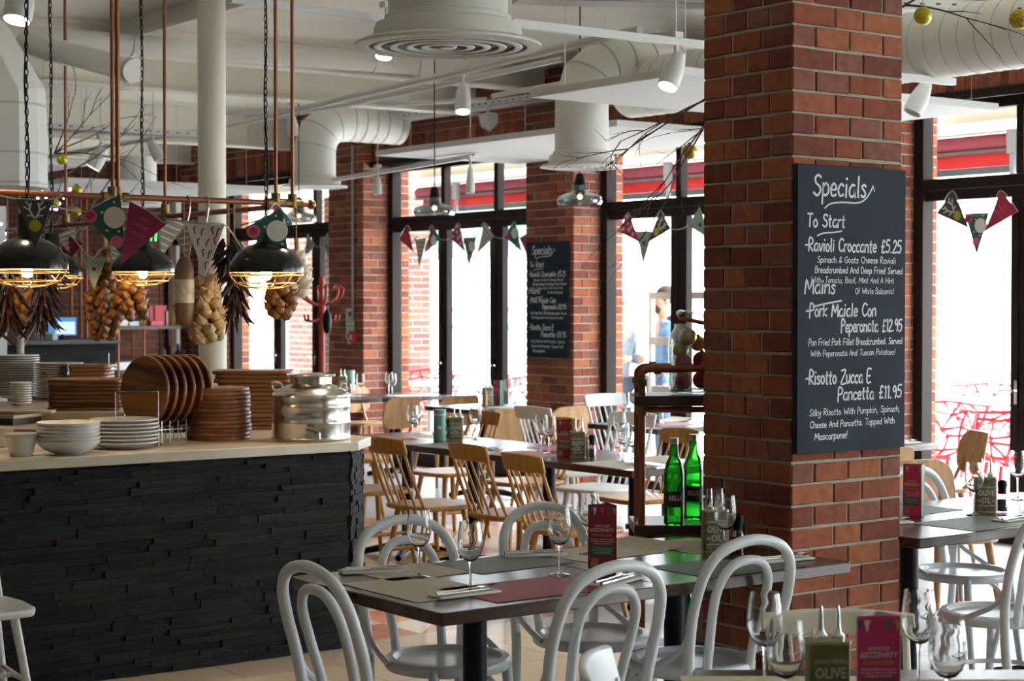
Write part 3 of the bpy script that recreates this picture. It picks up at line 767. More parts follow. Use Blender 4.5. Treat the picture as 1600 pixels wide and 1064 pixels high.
# the building across the street
t = thing('building', 'pale building across the street, bleached by daylight', 'building', (30, 30, 0))
M().span((0, -50, -.03), (.5, 60, 9)).build('facade_wall', mat('bleached_render', (.82, .82, .82), .9), t)
M().span((-.12, 9.5, 3.2), (0, 14.5, 4.35)).build('shop_fascia', mat('mint_fascia', (.035, .105, .092), .6), t)
k = M()
for i in range(9):
    a = PI * i / 8; k.box((-.05, 11.8 + 1.3 * math.cos(a), .9 + 1.3 * math.sin(a)), (.12, .5, .12))
k.build('arch_trim', mat('grey_stone', (.13, .125, .12), .9), t)
M().span((-.06, 9.0, 2.9), (0, 14.5, 3.2)).build('stone_band', mat('grey_stone', (.13, .125, .12), .9), t)
# brick piers outside the glass
pillar('outside_brick_pillar', 11.0, 12.0, 17.8, 18.6, -.03, 4.2, [[S_] * 4, [H_, S_, S_, S_, H_]], [[S_, S_, S_], [H_, S_, S_, H_]], False, BRICKP)
pillar('outside_brick_pillar', 12.0, 12.7, 20.1, 21.25, -.03, 4.2, [[S_] * 3, [H_, S_, S_, H_]], [[S_] * 5, [H_, S_, S_, S_, S_, H_]], False, BRICKP)
# awnings
AWR = mat('maroon_awning_cloth', (.30, .045, .075), .7)
AWB = mat('bright_red_awning_cloth', (.75, .03, .035), .7)
AWG = mat('grey_awning_metal', (.10, .11, .12), .45)
AWS = mat('silver_grey_awning_metal', (.28, .30, .32), .4)
def awning(p0, p1, label):
    t = thing('awning', label, 'awning', (10.75, (p0 + p1) / 2, 2.6), 0, 'red awnings outside the windows')
    h = (p1 - p0) / 2
    M().cyl((0, -h, .19), (0, h, .19), .060, n=20).build('cloth_roll', AWR, t)
    M().span((-.05, -h, .115), (.06, h, .135)).build('housing', AWG, t)
    m = M(); m.span((.02, -h + .05, .015), (.04, h - .05, .115)); m.build('awning_cloth', AWB, t)
    M().span((.01, -h, -.04), (.08, h, .012)).build('front_bar', AWG, t)
    for y in (-h * .5, h * .45):
        b = M(); b.span((-.10, y - .04, .09), (-.06, y + .04, .30)); b.span((-.09, y - .018, -.20), (-.06, y + .018, .10)); b.build('bracket', AWS, t)
    return t
awning(13.2, 16.16, 'red rolled awning outside the window between the two brick pillars')
awning(9.4, 13.0, 'red rolled awning outside the window beside the smaller chalkboard')
awning(5.6, 9.25, 'red rolled awning outside the window beyond the near pillar')
# the wall lamp of the street side
c = atp(645, 402, 17.78)
t = thing('wall_lamp', 'grey swan-neck wall lamp outside on the brick pier', 'lamp', (c.x, 17.79, c.z), -PI / 2)
M().tube(smooth([(0, 0, .16), (.10, 0, .24), (.2, 0, .2), (.22, 0, .08)], 5), .012, 8).build('arm', AWG, t)
M().lathe([(.02, .09), (.05, .06), (.12, .0), (.115, .0), (.02, .07)], 20, (.22, 0, 0)).build('lamp_shade', AWG, t)
# white rail screen
t = thing('patio_railing', 'white three-bar railing outside the window beside the smaller chalkboard', 'railing', (10.14, 10.9, 0))
for z, hh in ((1.66, .06), (1.27, .07), (.84, .09)):
    M().span((-.015, -.72, z - hh / 2), (.015, .75, z + hh / 2)).build('rail', WHITE if z > 1 else mat('grey_rail', (.4, .42, .44), .5), t)
for y in (-.7, .72): M().span((-.02, y - .02, -.03), (.02, y + .02, 1.7)).build('post', WHITE, t)

# lattice patio chairs
def hexcells(nu, nv, f, rs):
    """a honeycomb-like irregular net over the patch f(u, v)"""
    r2 = random.Random(rs); V = {}; vs = []; fs = []
    def vid(i, j):
        if (i, j) not in V:
            edge_u = i in (0, nu); edge_v = j in (0, nv)
            u = i / nu + (0 if edge_u else r2.uniform(-.38, .38) / nu); v = j / nv + (0 if edge_v else r2.uniform(-.38, .38) / nv)
            V[(i, j)] = len(vs); vs.append(f(u, v))
        return V[(i, j)]
    for i in range(nu):
        for j in range(nv):
            a, b, c_, d = vid(i, j), vid(i + 1, j), vid(i + 1, j + 1), vid(i, j + 1)
            x = r2.random()
            if x < .3: fs += [(a, b, c_), (a, c_, d)]
            elif x < .5: fs += [(a, b, d), (b, c_, d)]
            else: fs.append((a, b, c_, d))
    return vs, fs
def lattice_chair(col, rs):
    t = thing('lattice_chair', '', 'chair')
    def sh(u, v):
        x = (u - .5) * 2
        if v < .5:
            k = v / .5; y = .26 - .46 * k; z = .44 - .03 * k + .10 * abs(x) ** 3 * k; w = .24 + .06 * k
        else:
            k = (v - .5) / .5; y = -.20 - .16 * k + .20 * abs(x) ** 2 * (1 - .3 * k); z = .41 + .42 * k - .12 * abs(x) ** 2 * k + .10 * abs(x) ** 3; w = .30 + .06 * math.sin(k * PI / 2)
        return (x * w, y, z)
    vs, fs = hexcells(6, 9, sh, rs)
    m = M(); m.add(vs, fs)
    o = m.build('lattice_shell', col, t)
    wf = o.modifiers.new('net', 'WIREFRAME'); wf.thickness = .034; wf.use_even_offset = False; wf.use_boundary = True
    for sx in (-1, 1):
        for sy in (-1, 1): M().tube([(sx * .18, sy * .17 - .02, .42), (sx * .24, sy * .24 - .03, -.03)], .017, 8).build('leg', col, t)
    return t
REDL = mat('red_lacquer', (.72, .02, .035), .35)
LWHITE = mat('white_lacquer', (.80, .80, .80), .35)
def chair_at(px, py, z, q, rz, label, white=False):
    c = atq(px, py, q)
    key = 'lw' if white else 'lr'
    return first_or_copy(key, lambda: lattice_chair(LWHITE if white else REDL, 3 if white else 5), (q, c.y, 0), rz, label, 'lattice chairs on the patio')
chair_at(1545, 640, 0, 13.5, 2.2, 'red lattice chair standing apart behind the outdoor tables, beyond the right window')
chair_at(1456, 720, 0, 10.7, 1.9, 'red lattice chair close to the right window frame beyond the near pillar')
chair_at(1590, 735, 0, 10.75, -.6, 'red lattice chair by the white lattice one outside the right window')
chair_at(1566, 690, 0, 11.7, .4, 'white lattice chair outside the right window', True)
chair_at(668, 590, 0, 11.3, 2.4, 'red lattice chair outside next to the brick pier with the wall lamp')
chair_at(757, 590, 0, 11.1, .9, 'red lattice chair outside behind the middle pane of the double door')
chair_at(806, 600, 0, 10.9, 2.0, 'red lattice chair outside against the pillar with the smaller chalkboard')
def patio_table(px, py, q, label):
    c = atq(px, py, q)
    def mk():
        t = thing('patio_table', '', 'table')
        M().span((-.36, -.36, .72), (.36, .36, .75)).build('tabletop', LWHITE, t, bevel=.006)
        M().cyl((0, 0, 0), (0, 0, .72), .03, n=12).build('column', AWS, t)
        M().lathe([(.22, -.03), (.22, -.01), (.03, .01), (0, .01)], 24).build('base', AWS, t)
        return t
    return first_or_copy('ptable', mk, (q, c.y, 0), 0, label, 'white patio tables')
patio_table(1520, 660, 12.6, 'white patio table outside the right window')
patio_table(672, 596, 10.72, 'white patio table outside next to the brick pier')
patio_table(745, 605, 12.6, 'white patio table outside behind the double door')
# glass lantern of the far door
c = atq(282, 320, 10.3)
t = thing('wall_lantern', 'bright white lantern outside, seen under the copper rail', 'lantern', (10.3, c.y, c.z - .17))
M().lathe([(.07, 0), (.12, .26), (.13, .27), (.05, .34), (0, .35)], 6).build('lantern_glass', mat('lantern_glass_lit', (.8, .8, .8), .4, emit=(1, 1, 1), estr=3), t, angle=20)
M().lathe([(.075, -.03), (.075, 0), (0, 0)], 6).build('lantern_base', AWG, t)

# people on the patio
SKIN = mat('skin', (.55, .32, .22), .55)
def skin_mesh(name, pts, edges, rad, mt, parent, sub=2, root=0):
    me = bpy.data.meshes.new(name); me.from_pydata([tuple(p) for p in pts], edges, []); me.materials.append(mt)
    o = bpy.data.objects.new(name, me); COL.objects.link(o)
    if parent is not None: o.parent = parent
    sk = o.modifiers.new('skin', 'SKIN'); sk.use_smooth_shade = True
    L = me.skin_vertices[0].data
    for i, r in enumerate(rad):
        L[i].radius = r if isinstance(r, tuple) else (r, r); L[i].use_root = (i == root)
    su = o.modifiers.new('sub', 'SUBSURF'); su.levels = sub; su.render_levels = sub
    return o
def person(loc, rz, label, h, jacket, trousers, hair, beard=False, arms='down', hood=None):
    """faces local +Y; one continuous body, clothes as children"""
    k = h / 1.75
    body_pts = [(0, 0, .95), (0, 0, 1.15), (0, .01, 1.36), (0, 0, 1.47), (0, .012, 1.56), (0, .02, 1.66), (0, .015, 1.74),
                (.19, 0, 1.40), (.235, -.02, 1.12), (.225, .06, .88), (.222, .085, .80), (-.19, 0, 1.40), (-.235, -.02, 1.12), (-.225, .06, .88), (-.222, .085, .80),
                (.095, 0, .88), (.10, .01, .50), (.10, -.02, .08), (.105, .10, .03), (-.095, 0, .88), (-.10, .01, .50), (-.10, -.02, .08), (-.105, .10, .03)]
    if arms == 'bent':
        for s, i in ((1, 8), (-1, 12)):
            body_pts[i] = (s * .24, -.02, 1.12); body_pts[i + 1] = (s * .12, .22, 1.12); body_pts[i + 2] = (s * .06, .28, 1.14)
    E = [(0, 1), (1, 2), (2, 3), (3, 4), (4, 5), (5, 6), (2, 7), (7, 8), (8, 9), (9, 10), (2, 11), (11, 12), (12, 13), (13, 14), (0, 15), (15, 16), (16, 17), (17, 18), (0, 19), (19, 20), (20, 21), (21, 22)]
    R = [(.15, .11), (.14, .10), (.15, .11), (.055, .055), (.07, .085), (.078, .095), (.06, .07), .058, .044, .034, .028, .058, .044, .034, .028, .085, .062, .045, .04, .085, .062, .045, .04]
    pts = [Vector(p) * k for p in body_pts]; R = [tuple(x * k for x in r) if isinstance(r, tuple) else r * k for r in R]
    root = skin_mesh('person', pts, E, R, SKIN, None)
    root.location = loc; root.rotation_euler = (0, 0, rz); tag(root, label, 'person')
    # jacket
    ji = [0, 1, 2, 7, 8, 9, 11, 12, 13]
    jp = [pts[i] for i in ji]; jp[0] = jp[0] + Vector((0, 0, -.08 * k)); jp.append(pts[3] * 1.0 + Vector((0, 0, -.02)))
    je = [(0, 1), (1, 2), (2, 3), (3, 4), (4, 5), (2, 6), (6, 7), (7, 8), (2, 9)]
    jr = [(.17 * k, .13 * k), (.165 * k, .125 * k), (.172 * k, .13 * k), .075 * k, .060 * k, .050 * k, .075 * k, .060 * k, .050 * k, (.078 * k, .075 * k)]
    skin_mesh('jacket', jp, je, jr, jacket, root)
    ti = [0, 15, 16, 17, 19, 20, 21]
    tp = [pts[i] for i in ti]
    skin_mesh('trousers', tp, [(0, 1), (1, 2), (2, 3), (0, 4), (4, 5), (5, 6)], [(.155 * k, .118 * k), .10 * k, .078 * k, .06 * k, .10 * k, .078 * k, .06 * k], trousers, root)
    hm = M(); hm.ball((0, -.015 * k, 1.685 * k), .098 * k, 16, .88, 1.08, 1.0); hm.build('hair', hair, root)
    if beard: M().ball((0, .06 * k, 1.565 * k), .055 * k, 12, 1.0, .9, .95).build('beard', hair, root)
    M().ball((0, .112 * k, 1.635 * k), .018 * k, 8, .7, 1, 1.2).build('nose', SKIN, root)
    for s in (1, -1): M().ball((s * .078 * k, .0, 1.63 * k), .024 * k, 8, .5, .8, 1.2).build('ear', SKIN, root)
    sh = mat('dark_shoe', (.03, .03, .03), .5)
    for i in (18, 22): M().ball(pts[i] + Vector((0, -.03 * k, .01)), .055 * k, 10, .9, 2.1, .9).build('shoe', sh, root)
    if hood: M().ball((0, -.06 * k, 1.46 * k), .10 * k, 12, 1.25, .9, .6).build('hood', hood, root)
    return root
DENIM = mat('blue_denim', (.16, .29, .50), .85, vary=.25, scale=14)
GREYJ = mat('grey_jacket_cloth', (.26, .31, .36), .85, vary=.2, scale=20)
DARKT = mat('dark_trousers', (.06, .07, .10), .9)
BROWNH = mat('dark_brown_hair', (.05, .03, .02), .7)
c = atz(1042, 800, -.03); c = atd(1039, 560, 16.2)
person((c.x, c.y, -.03), CAMZ + 1.75, 'bearded person in a blue denim jacket standing outside the window in profile', 1.76, DENIM, mat('jeans', (.10, .16, .28), .9), BROWNH, True, hood=mat('navy_hood', (.03, .06, .14), .9))
c = atd(961, 560, 16.3)
person((c.x, c.y, -.03), CAMZ - 2.4, 'person in a grey jacket half hidden by the window frame outside', 1.74, GREYJ, DARKT, BROWNH, arms='bent')

# ================================================================== CHAIRS
def bentwood(seatmat=None):
    t = thing('bentwood_chair', '', 'chair')
    m = M(); m.lathe([(0, .452), (.165, .452), (.172, .464), (.176, .468), (.198, .466), (.204, .458), (.204, .438), (.198, .430), (.17, .428), (0, .430)][::-1], 36)
    m.build('seat', CHAIRW, t)
    out = [(-.165, -.225, 0), (-.170, -.205, .25), (-.178, -.195, .46), (-.188, -.215, .60), (-.190, -.242, .70), (-.172, -.268, .79), (-.115, -.283, .85), (0, -.290, .875),
           (.115, -.283, .85), (.172, -.268, .79), (.190, -.242, .70), (.188, -.215, .60), (.178, -.195, .46), (.170, -.205, .25), (.165, -.225, 0)]
    M().tube(smooth(out, 5), .0172, 10).build('back_frame', CHAIRW, t)
    inn = [(-.088, -.172, .44), (-.092, -.190, .54), (-.104, -.222, .66), (-.100, -.246, .74), (-.062, -.262, .795), (0, -.266, .81), (.062, -.262, .795), (.100, -.246, .74), (.104, -.222, .66), (.092, -.190, .54), (.088, -.172, .44)]
    M().tube(smooth(inn, 5), .0150, 10).build('back_loop', CHAIRW, t)
    for s in (-1, 1):
        M().tube([(s * .135, .135, .45), (s * .150, .155, .25), (s * .160, .190, 0)], [.0175, .0165, .012], 10).build('leg', CHAIRW, t)
        M().tube(smooth([(s * .187, -.214, .60), (s * .196, -.17, .53), (s * .205, -.09, .485), (s * .206, -.02, .455)], 5), .0105, 8).build('brace', CHAIRW, t)
        M().tube(smooth([(s * .152, .15, .24), (s * .13, .10, .36), (s * .07, .05, .425), (0, .04, .43)], 5), .009, 8).build('leg_brace', CHAIRW, t)
    M().tube([(.155 * math.cos(a), .155 * math.sin(a) - .02, .25) for a in [2 * PI * i / 28 for i in range(28)]], .009, 8, True).build('stretcher_ring', CHAIRW, t)
    return t
def spindle(wood, H=.84, W_=.35, n=6, rh=.085, name='spindle_chair'):
    t = thing(name, '', 'chair')
    # saddle seat, wide at the front
    pl = [(-.19, -.18), (-.12, -.205), (0, -.215), (.12, -.205), (.19, -.18), (.215, -.05), (.215, .12), (.19, .19), (.10, .215), (0, .22), (-.10, .215), (-.19, .19), (-.215, .12), (-.215, -.05)]
    M().prism(pl, .430, .458).build('seat', wood, t, bevel=.010, seg=3)
    hw = W_ / 2
    # curved top rail
    vs = []; k = 12; yb = -.305
    for zz in (H - rh, H):
        for th in (0, .018):
            for i in range(k + 1):
                x = -hw + W_ * i / k
                y = yb - .03 * (1 - (x / hw) ** 2) - (zz - H + rh) * .28 + th
                zc = zz + (.010 * (1 - (x / hw) ** 2) if zz == H else 0)
                vs.append((x, y, zc))
    K = k + 1; fs = []
    for i in range(k):
        b0, b1, t0, t1 = i, K + i, 2 * K + i, 3 * K + i
        fs += [(b0, b0 + 1, t0 + 1, t0), (b1 + 1, b1, t1, t1 + 1), (t0, t0 + 1, t1 + 1, t1), (b0 + 1, b0, b1, b1 + 1)]
    fs += [(0, 2 * K, 3 * K, K), (k, K + k, 3 * K + k, 2 * K + k)]
    mm = M(); mm.add(vs, fs, 0); mm.build('top_rail', wood, t, bevel=.007, seg=2)
    for i in range(n):
        u = (i / (n - 1) - .5) * 2
        x1 = u * (hw - .022); x0 = u * .165
        y1 = yb - .03 * (1 - (x1 / hw) ** 2) + .010
        rr = [.0095, .0105, .0095] if abs(u) > .95 else [.007, .008, .0065]
        M().tube([(x0, -.185 + .02 * u * u, .445), ((x0 + x1) / 2, (-.185 + y1) / 2, (.445 + H - rh + .015) / 2), (x1, y1, H - rh + .015)], rr, 8).build('spindle', wood, t)
    for sx in (-1, 1):
        for sy in (-1, 1):
            M().tube([(sx * .13, sy * .13, .44), (sx * .165, sy * .165, .20), (sx * .195, sy * .20, 0)], [.018, .016, .0115], 10).build('leg', wood, t)
        M().tube([(sx * .168, -.168, .19), (sx * .165, 0, .185), (sx * .168, .168, .19)], [.009, .0125, .009], 8).build('stretcher', wood, t)
    M().tube([(-.165, .0, .185), (.165, .0, .185)], .010, 8).build('stretcher', wood, t)
    return t
def plywood_chair():
    t = thing('plywood_chair', '', 'chair')
    pl = rrect(.42, .40, .11, 5)
    M().prism(pl, .432, .456).build('seat', PLY, t, bevel=.008)
    poly = rrect(.42, .27, .085, 6, 0, .665)
    # bent panel
    K = len(poly)
    m = M(); vs = []
    for th in (0, .014):
        for x, z in poly: vs.append((x, -.235 - .05 * (1 - (x / .21) ** 2) - (z - .53) * .20 + th, z))
    m.add(vs, [tuple(range(K))[::-1], tuple(range(K, 2 * K))] + [(i, (i + 1) % K, K + (i + 1) % K, K + i) for i in range(K)])
    m.build('backrest', PLY, t, bevel=.004, seg=1)
    for s in (-1, 1):
        M().tube([(s * .12, -.15, .44), (s * .125, -.20, .50), (s * .13, -.262, .64)], .013, 8).build('back_support', PLY, t)
        M().tube([(s * .14, .14, .44), (s * .19, .20, 0)], [.021, .013], 10).build('leg', PLY, t)
        M().tube([(s * .14, -.13, .44), (s * .19, -.20, 0)], [.021, .013], 10).build('leg', PLY, t)
    return t
GB = 'white bentwood chairs'; GY = 'honey-coloured spindle chairs'; GP = 'tan plywood chairs'; GW = 'white spindle chairs'
def place(kind, q, p, rz, label):
    mk = {'b': bentwood, 'y': lambda: spindle(YELLOW), 'w': lambda: spindle(CHAIRW, .90, .40, 7), 'c': lambda: spindle(CREAMW, .790, .40, 7, .055), 'v': lambda: spindle(CHAIRW, .84, .36, 6), 'p': plywood_chair}[kind]
    g = {'b': GB, 'y': GY, 'w': GW, 'c': GW, 'v': GW, 'p': GP}[kind]
    return first_or_copy('chair' + kind, mk, (q, p, 0), rz, label, g)
# local +Y is the sitting direction; rz = 0 faces +Y (away along the windows), -PI/2 faces +X (the windows)
# around the dark table in front of the near pillar
place('b', 3.15, 4.04, .02, 'white bentwood chair with its back to the red placemat on the nearer dark table')
place('b', 3.845, 4.21, -.03, 'white bentwood chair pushed under the dark table against the near brick pillar')
place('b', 2.745, 4.25, -PI / 2 + .0, 'white bentwood chair at the end of the dark table beside the slate counter')
place('b', 3.235, 4.70, PI - .04, 'white bentwood chair across the dark table behind the two wine glasses beside the counter')
place('b', 3.865, 4.74, PI + .03, 'white bentwood chair across the dark table behind the red menu stand')
# foreground chairs
c = atd(927, 1030, 3.9)
ch = place('v', c.x + .0, c.y, 0, 'small white spindle chair whose top rail shows at the bottom edge before the dark table')
c = atd(1303, 975, 4.42)
# left edge chair
# honey chairs on the near side of the middle row
place('y', 5.68, 8.42, -PI / 2 + .05, 'honey spindle chair with its back to the viewer, next to the slate counter end')
place('y', 5.80, 7.78, -PI / 2, 'honey spindle chair with its back to the viewer, second from the slate counter')
place('y', 5.66, 7.10, -PI / 2 - .03, 'honey spindle chair with its back to the viewer, nearest the copper shelf')
place('y', 5.84, 9.32, -PI / 2, 'honey spindle chair mostly hidden by the slate counter, only its seat edge showing')
place('y', 6.95, 11.3, -PI / 2 - .5, 'honey spindle chair beyond the counter end under the farthest laid table')
place('y', 6.86, 7.98, PI / 2 - .05, 'honey spindle chair facing the viewer behind the copper shelf pole')
place('y', 6.90, 9.15, PI / 2, 'honey spindle chair facing the viewer in front of the brick pillar, behind two wine glasses')
place('y', 6.88, 9.98, PI / 2 + .05, 'honey spindle chair facing the viewer behind the olive oil tin and wine glass')
place('w', 7.02, 8.55, PI / 2 + .12, 'large white spindle chair before the brick pillar with the smaller chalkboard')
place('w', 8.62, 10.1, PI, 'white spindle chair before the window, behind the black round-column table')
place('w', 7.98, 8.62, 0, 'white spindle chair whose side shows beside the two green bottles')
place('w', 7.55, 9.5, -PI / 2, 'white spindle chair at the end of the black-edged table before the brick pillar')
# plywood chairs
place('p', 9.05, 14.55, PI, 'tan plywood chair behind the farthest laid table, seen before the window frame')
place('p', 8.82, 12.9, 0, 'tan plywood chair at the near side of the farthest laid table, before the double door')
place('p', 8.25, 12.95, .1, 'tan plywood chair at the near side of the farthest laid table under its corner')
place('p', 7.95, 14.4, -PI / 2, 'tan plywood chair at the counter-side end of the farthest laid table')
place('p', 8.02, 11.1, 0, 'tan plywood chair in front of the table under the smaller chalkboard')
place('p', 8.55, 11.05, .1, 'second tan plywood chair in front of the table under the smaller chalkboard, by the pillar')
place('p', 7.55, 6.93, 0, 'tan plywood chair whose rounded back shows beside the big chalkboard')
place('p', 8.70, 7.32, .68 + .38, 'tan plywood chair with its back turned to the right window beyond the big table')
place('p', 6.95, 5.75, PI - .3, 'tan plywood chair behind the big dark table beyond the near pillar')
# bentwood chairs at the table beyond the pillar
place('b', 6.05, 4.92, PI, 'white bentwood chair on the window side of the big dark table beyond the near pillar')
place('b', 5.34, 4.19, -.05, 'white bentwood chair on the near side of the big dark table beyond the near pillar')
place('b', 6.02, 4.25, .1, 'white bentwood chair at the picture edge beside the big dark table beyond the near pillar')
# chair at the left edge
c = atz(-48, 951, .45)
place('v', c.x, c.y, CAMZ + PI + .55, 'white spindle chair cut by the picture edge in front of the slate counter')

# ================================================================== TABLES
def table(name, dx, dy, wood, label, q, p, base=True):
    t = thing('dining_table', label, 'table', (q, p, 0), 0, 'dark wooden dining tables')
    M().prism(rrect(dx, dy, .012, 2), .713, .75).build('tabletop', wood, t, bevel=.003, seg=1)
    M().cyl((0, 0, .03), (0, 0, .713), .037, n=20).build('column', BLACKM, t)
    M().lathe([(.05, .06), (.044, .075), (.037, .08)], 20).build('collar_rim', BLACKM, t)
    m = M()
    for a in range(4):
        ang = PI / 4 + a * PI / 2; d = Vector((math.cos(ang), math.sin(ang), 0))
        m.tube([d * .02 + Vector((0, 0, .055)), d * .16 + Vector((0, 0, .045)), d * .29 + Vector((0, 0, .018))], [.03, .024, .020], 8)
    m.build('foot_cross', BLACKM, t)
    M().span((-.2, -.04, .700), (.2, .04, .713)).build('top_bracket', BLACKM, t)
    return t
def dtab(q0, q1, p0, p1, label, wood=None):
    return table('t', q1 - q0 - .004, p1 - p0 - .004, wood or TABLE, label, (q0 + q1) / 2, (p0 + p1) / 2)
T1 = dtab(2.735, 3.555, 4.006, 4.838, 'dark wooden dining table with a red placemat, end beside the slate counter')
T2 = dtab(3.555, 4.372, 4.006, 4.838, 'dark wooden dining table joined on, its end touching the near brick pillar')
dtab(5.84, 6.54, 6.845, 7.60, 'dark dining table of the middle row, end nearest the copper shelf', TABLEY)
dtab(5.84, 6.54, 7.60, 8.35, 'dark dining table of the middle row behind the honey chair second from the counter', TABLEY)
dtab(5.84, 6.54, 8.35, 9.08, 'dark dining table of the middle row with the green cylinder tin', TABLEY)
dtab(5.84, 6.54, 9.08, 9.80, 'dark dining table of the middle row, mostly hidden behind the steel can', TABLEY)
dtab(8.53, 9.33, 13.40, 14.15, 'farthest dark dining table, against the pillar with the conduit')
dtab(7.75, 8.53, 13.40, 14.15, 'farthest dark dining table half hidden behind the steel can')
dtab(8.16, 8.86, 11.47, 12.20, 'dark dining table under the smaller chalkboard')
dtab(7.90, 8.75, 9.0, 9.75, 'black-edged dining table seen behind the copper shelf pole')
dtab(7.70, 8.48, 7.07, 7.80, 'dark dining table at the right window beside the big chalkboard')
dtab(4.985, 5.80, 4.25, 5.05, 'big dark dining table just beyond the near pillar')
dtab(5.80, 6.60, 4.25, 5.05, 'dark dining table joined on at the picture edge beyond the near pillar')
# foreground table turned towards the viewer
c = atz(1081, 1046, .75); cc = c + right * .62 - fwd * .42
t = table('t', 1.24, .84, TABLE, 'dark dining table with rounded corners cut by the bottom edge, in the foreground', cc.x, cc.y)
t.rotation_euler[2] = CAMZ
# cream chair behind the foreground table
c = atd(1308, 975, 4.62)
cd = fwd * -1
place('c', c.x - fwd.x * .30, c.y - fwd.y * .30, CAMZ + PI, 'cream spindle chair facing the foreground table below the big chalkboard')
# small white chair beside it: faces to the viewer's right
pos = atd(927, 1030, 3.78); sit = (right * .985 - fwd * .17).normalized()
ch.location = (pos.x + sit.x * .33, pos.y + sit.y * .33, 0); ch.rotation_euler = (0, 0, math.atan2(sit.y, sit.x) - PI / 2)

# ================================================================== TABLEWARE
def wine_glass():
    t = thing('wine_glass', '', 'wine glass')
    M().lathe([(.0035, .092), (.018, .098), (.030, .112), (.0375, .135), (.0385, .155), (.036, .18), (.0315, .210), (.0308, .210), (.0352, .18), (.0377, .155), (.0367, .135), (.029, .113), (.016, .100), (0, .096)], 28).build('bowl', GLASS, t)
    M().lathe([(.0042, .004), (.0034, .02), (.0032, .06), (.0036, .085), (.006, .095), (0, .097)], 14).build('stem', STEMG, t)
    M().lathe([(0, .0), (.034, .0), (.0345, .0015), (.02, .004), (.006, .007), (.0042, .012)], 28).build('foot', STEMG, t)
    return t
def glass_at(px, py, z, label, s=1.0):
    c = atz(px, py, z)
    g = first_or_copy('glass', wine_glass, (c.x, c.y, z), rnd.random(), label, 'stemmed wine glasses')
    g.scale = (s, s, s)
    return g
TZ = .751
glass_at(655, 902, TZ, 'wine glass on the kraft mat beside the counter, farther of the front pair')
glass_at(735, 927, TZ, 'wine glass nearest the front corner of the dark table')
glass_at(874, 898, TZ, 'wine glass between the red placemat and the red menu stand')
glass_at(920, 866, TZ, 'wine glass half hidden behind the red menu stand')
glass_at(1133, 872, TZ, 'wine glass against the brick pillar before the olive oil tin')
glass_at(1119, 858, TZ, 'wine glass behind the one at the brick pillar')
# foreground glasses stand behind the frame's lower edge
def glass_fg(px, rim, Z, label):
    c = atd(px, rim, Z)
    g = first_or_copy('glass', wine_glass, (c.x, c.y, TZ), 0, label, 'stemmed wine glasses'); g.scale = (1, 1, 1.02); return g
glass_fg(1195, 927, 3.90, 'foreground wine glass by the oil tin, farther of the pair')
glass_fg(1228, 970, 3.57, 'foreground wine glass nearest the olive oil tin')
glass_fg(1436, 921, 3.93, 'foreground wine glass beside the pink menu stand, farther of the pair')
glass_fg(1481, 970, 3.57, 'foreground wine glass by the picture corner, nearer of the pair')
# middle row
for px, py, L in [(645, 686, 'wine glass next to the green cylinder tin on the middle row'), (653, 679, 'second wine glass crowding the one by the green cylinder tin'),
                  (743, 687, 'wine glass standing by the far olive oil tin on the middle row'), (846, 705, 'wine glass behind the third honey chair, beside the other one'), (858, 708, 'wine glass by the red menu stand of the middle row'),
                  (973, 722, 'tall wine glass on the middle row behind the copper pole, farther of the pair'), (987, 727, 'wine glass nearest the copper pole on the middle row'),
                  (968, 700, 'wine glass farther back before the white spindle chair'),
                  (563, 621, 'wine glass at the counter side of the farthest laid table'), (608, 617, 'wine glass on the farthest table, first of the pair'), (613, 620, 'wine glass on the farthest table, second of the pair'),
                  (752, 634, 'wine glass under the double door on the chalkboard-side table'), (795, 631, 'wine glass against the brick under the smaller chalkboard'), (979, 660, 'wine glass on the black-edged table behind the copper shelf'), (1036, 660, 'wine glass on the black-edged table under the shelf'),
                  (1522, 805, 'wine glass before the olive oil tin on the big table beyond the pillar'), (1590, 780, 'wine glass cut by the picture edge beyond the pillar')]:
    glass_at(px, py, TZ, L)

def put_text(parent, body, size, z, mt, face, name='lettering', bold=0.0, x=0, wid=None):
    vs, fs = text_geo(body, size, 'CENTER', bold)
    if not vs: return
    k = 1.0
    if wid:
        w = max(v[0] for v in vs) - min(v[0] for v in vs); k = wid / w if w else 1
    m = M(); m.add([face(v[0] * k + x, v[1] + z) for v in vs], fs); return m.build(name, mt, parent)
def merge_text(rows, face):
    """rows: (text, size, z, width) -> one mesh of printed lettering"""
    m = M()
    for body, size, z, wid, x in rows:
        vs, fs = text_geo(body, size, 'CENTER', size * .02)
        w = max(v[0] for v in vs) - min(v[0] for v in vs); k = wid / w if wid else 1
        m.add([face(v[0] * k + x, v[1] + z) for v in vs], fs)
    return m
PINK = mat('pink_menu_print', (.66, .045, .17), .55)
REDM = mat('deep_red_menu_print', (.32, .025, .045), .55)
DARKP = mat('charcoal_menu_print', (.05, .045, .05), .55)
TEALP = mat('green_menu_print', (.05, .17, .12), .55)
OCHRE = mat('ochre_print', (.50, .36, .06), .6)
LGREY = mat('pale_print', (.72, .68, .62), .7)
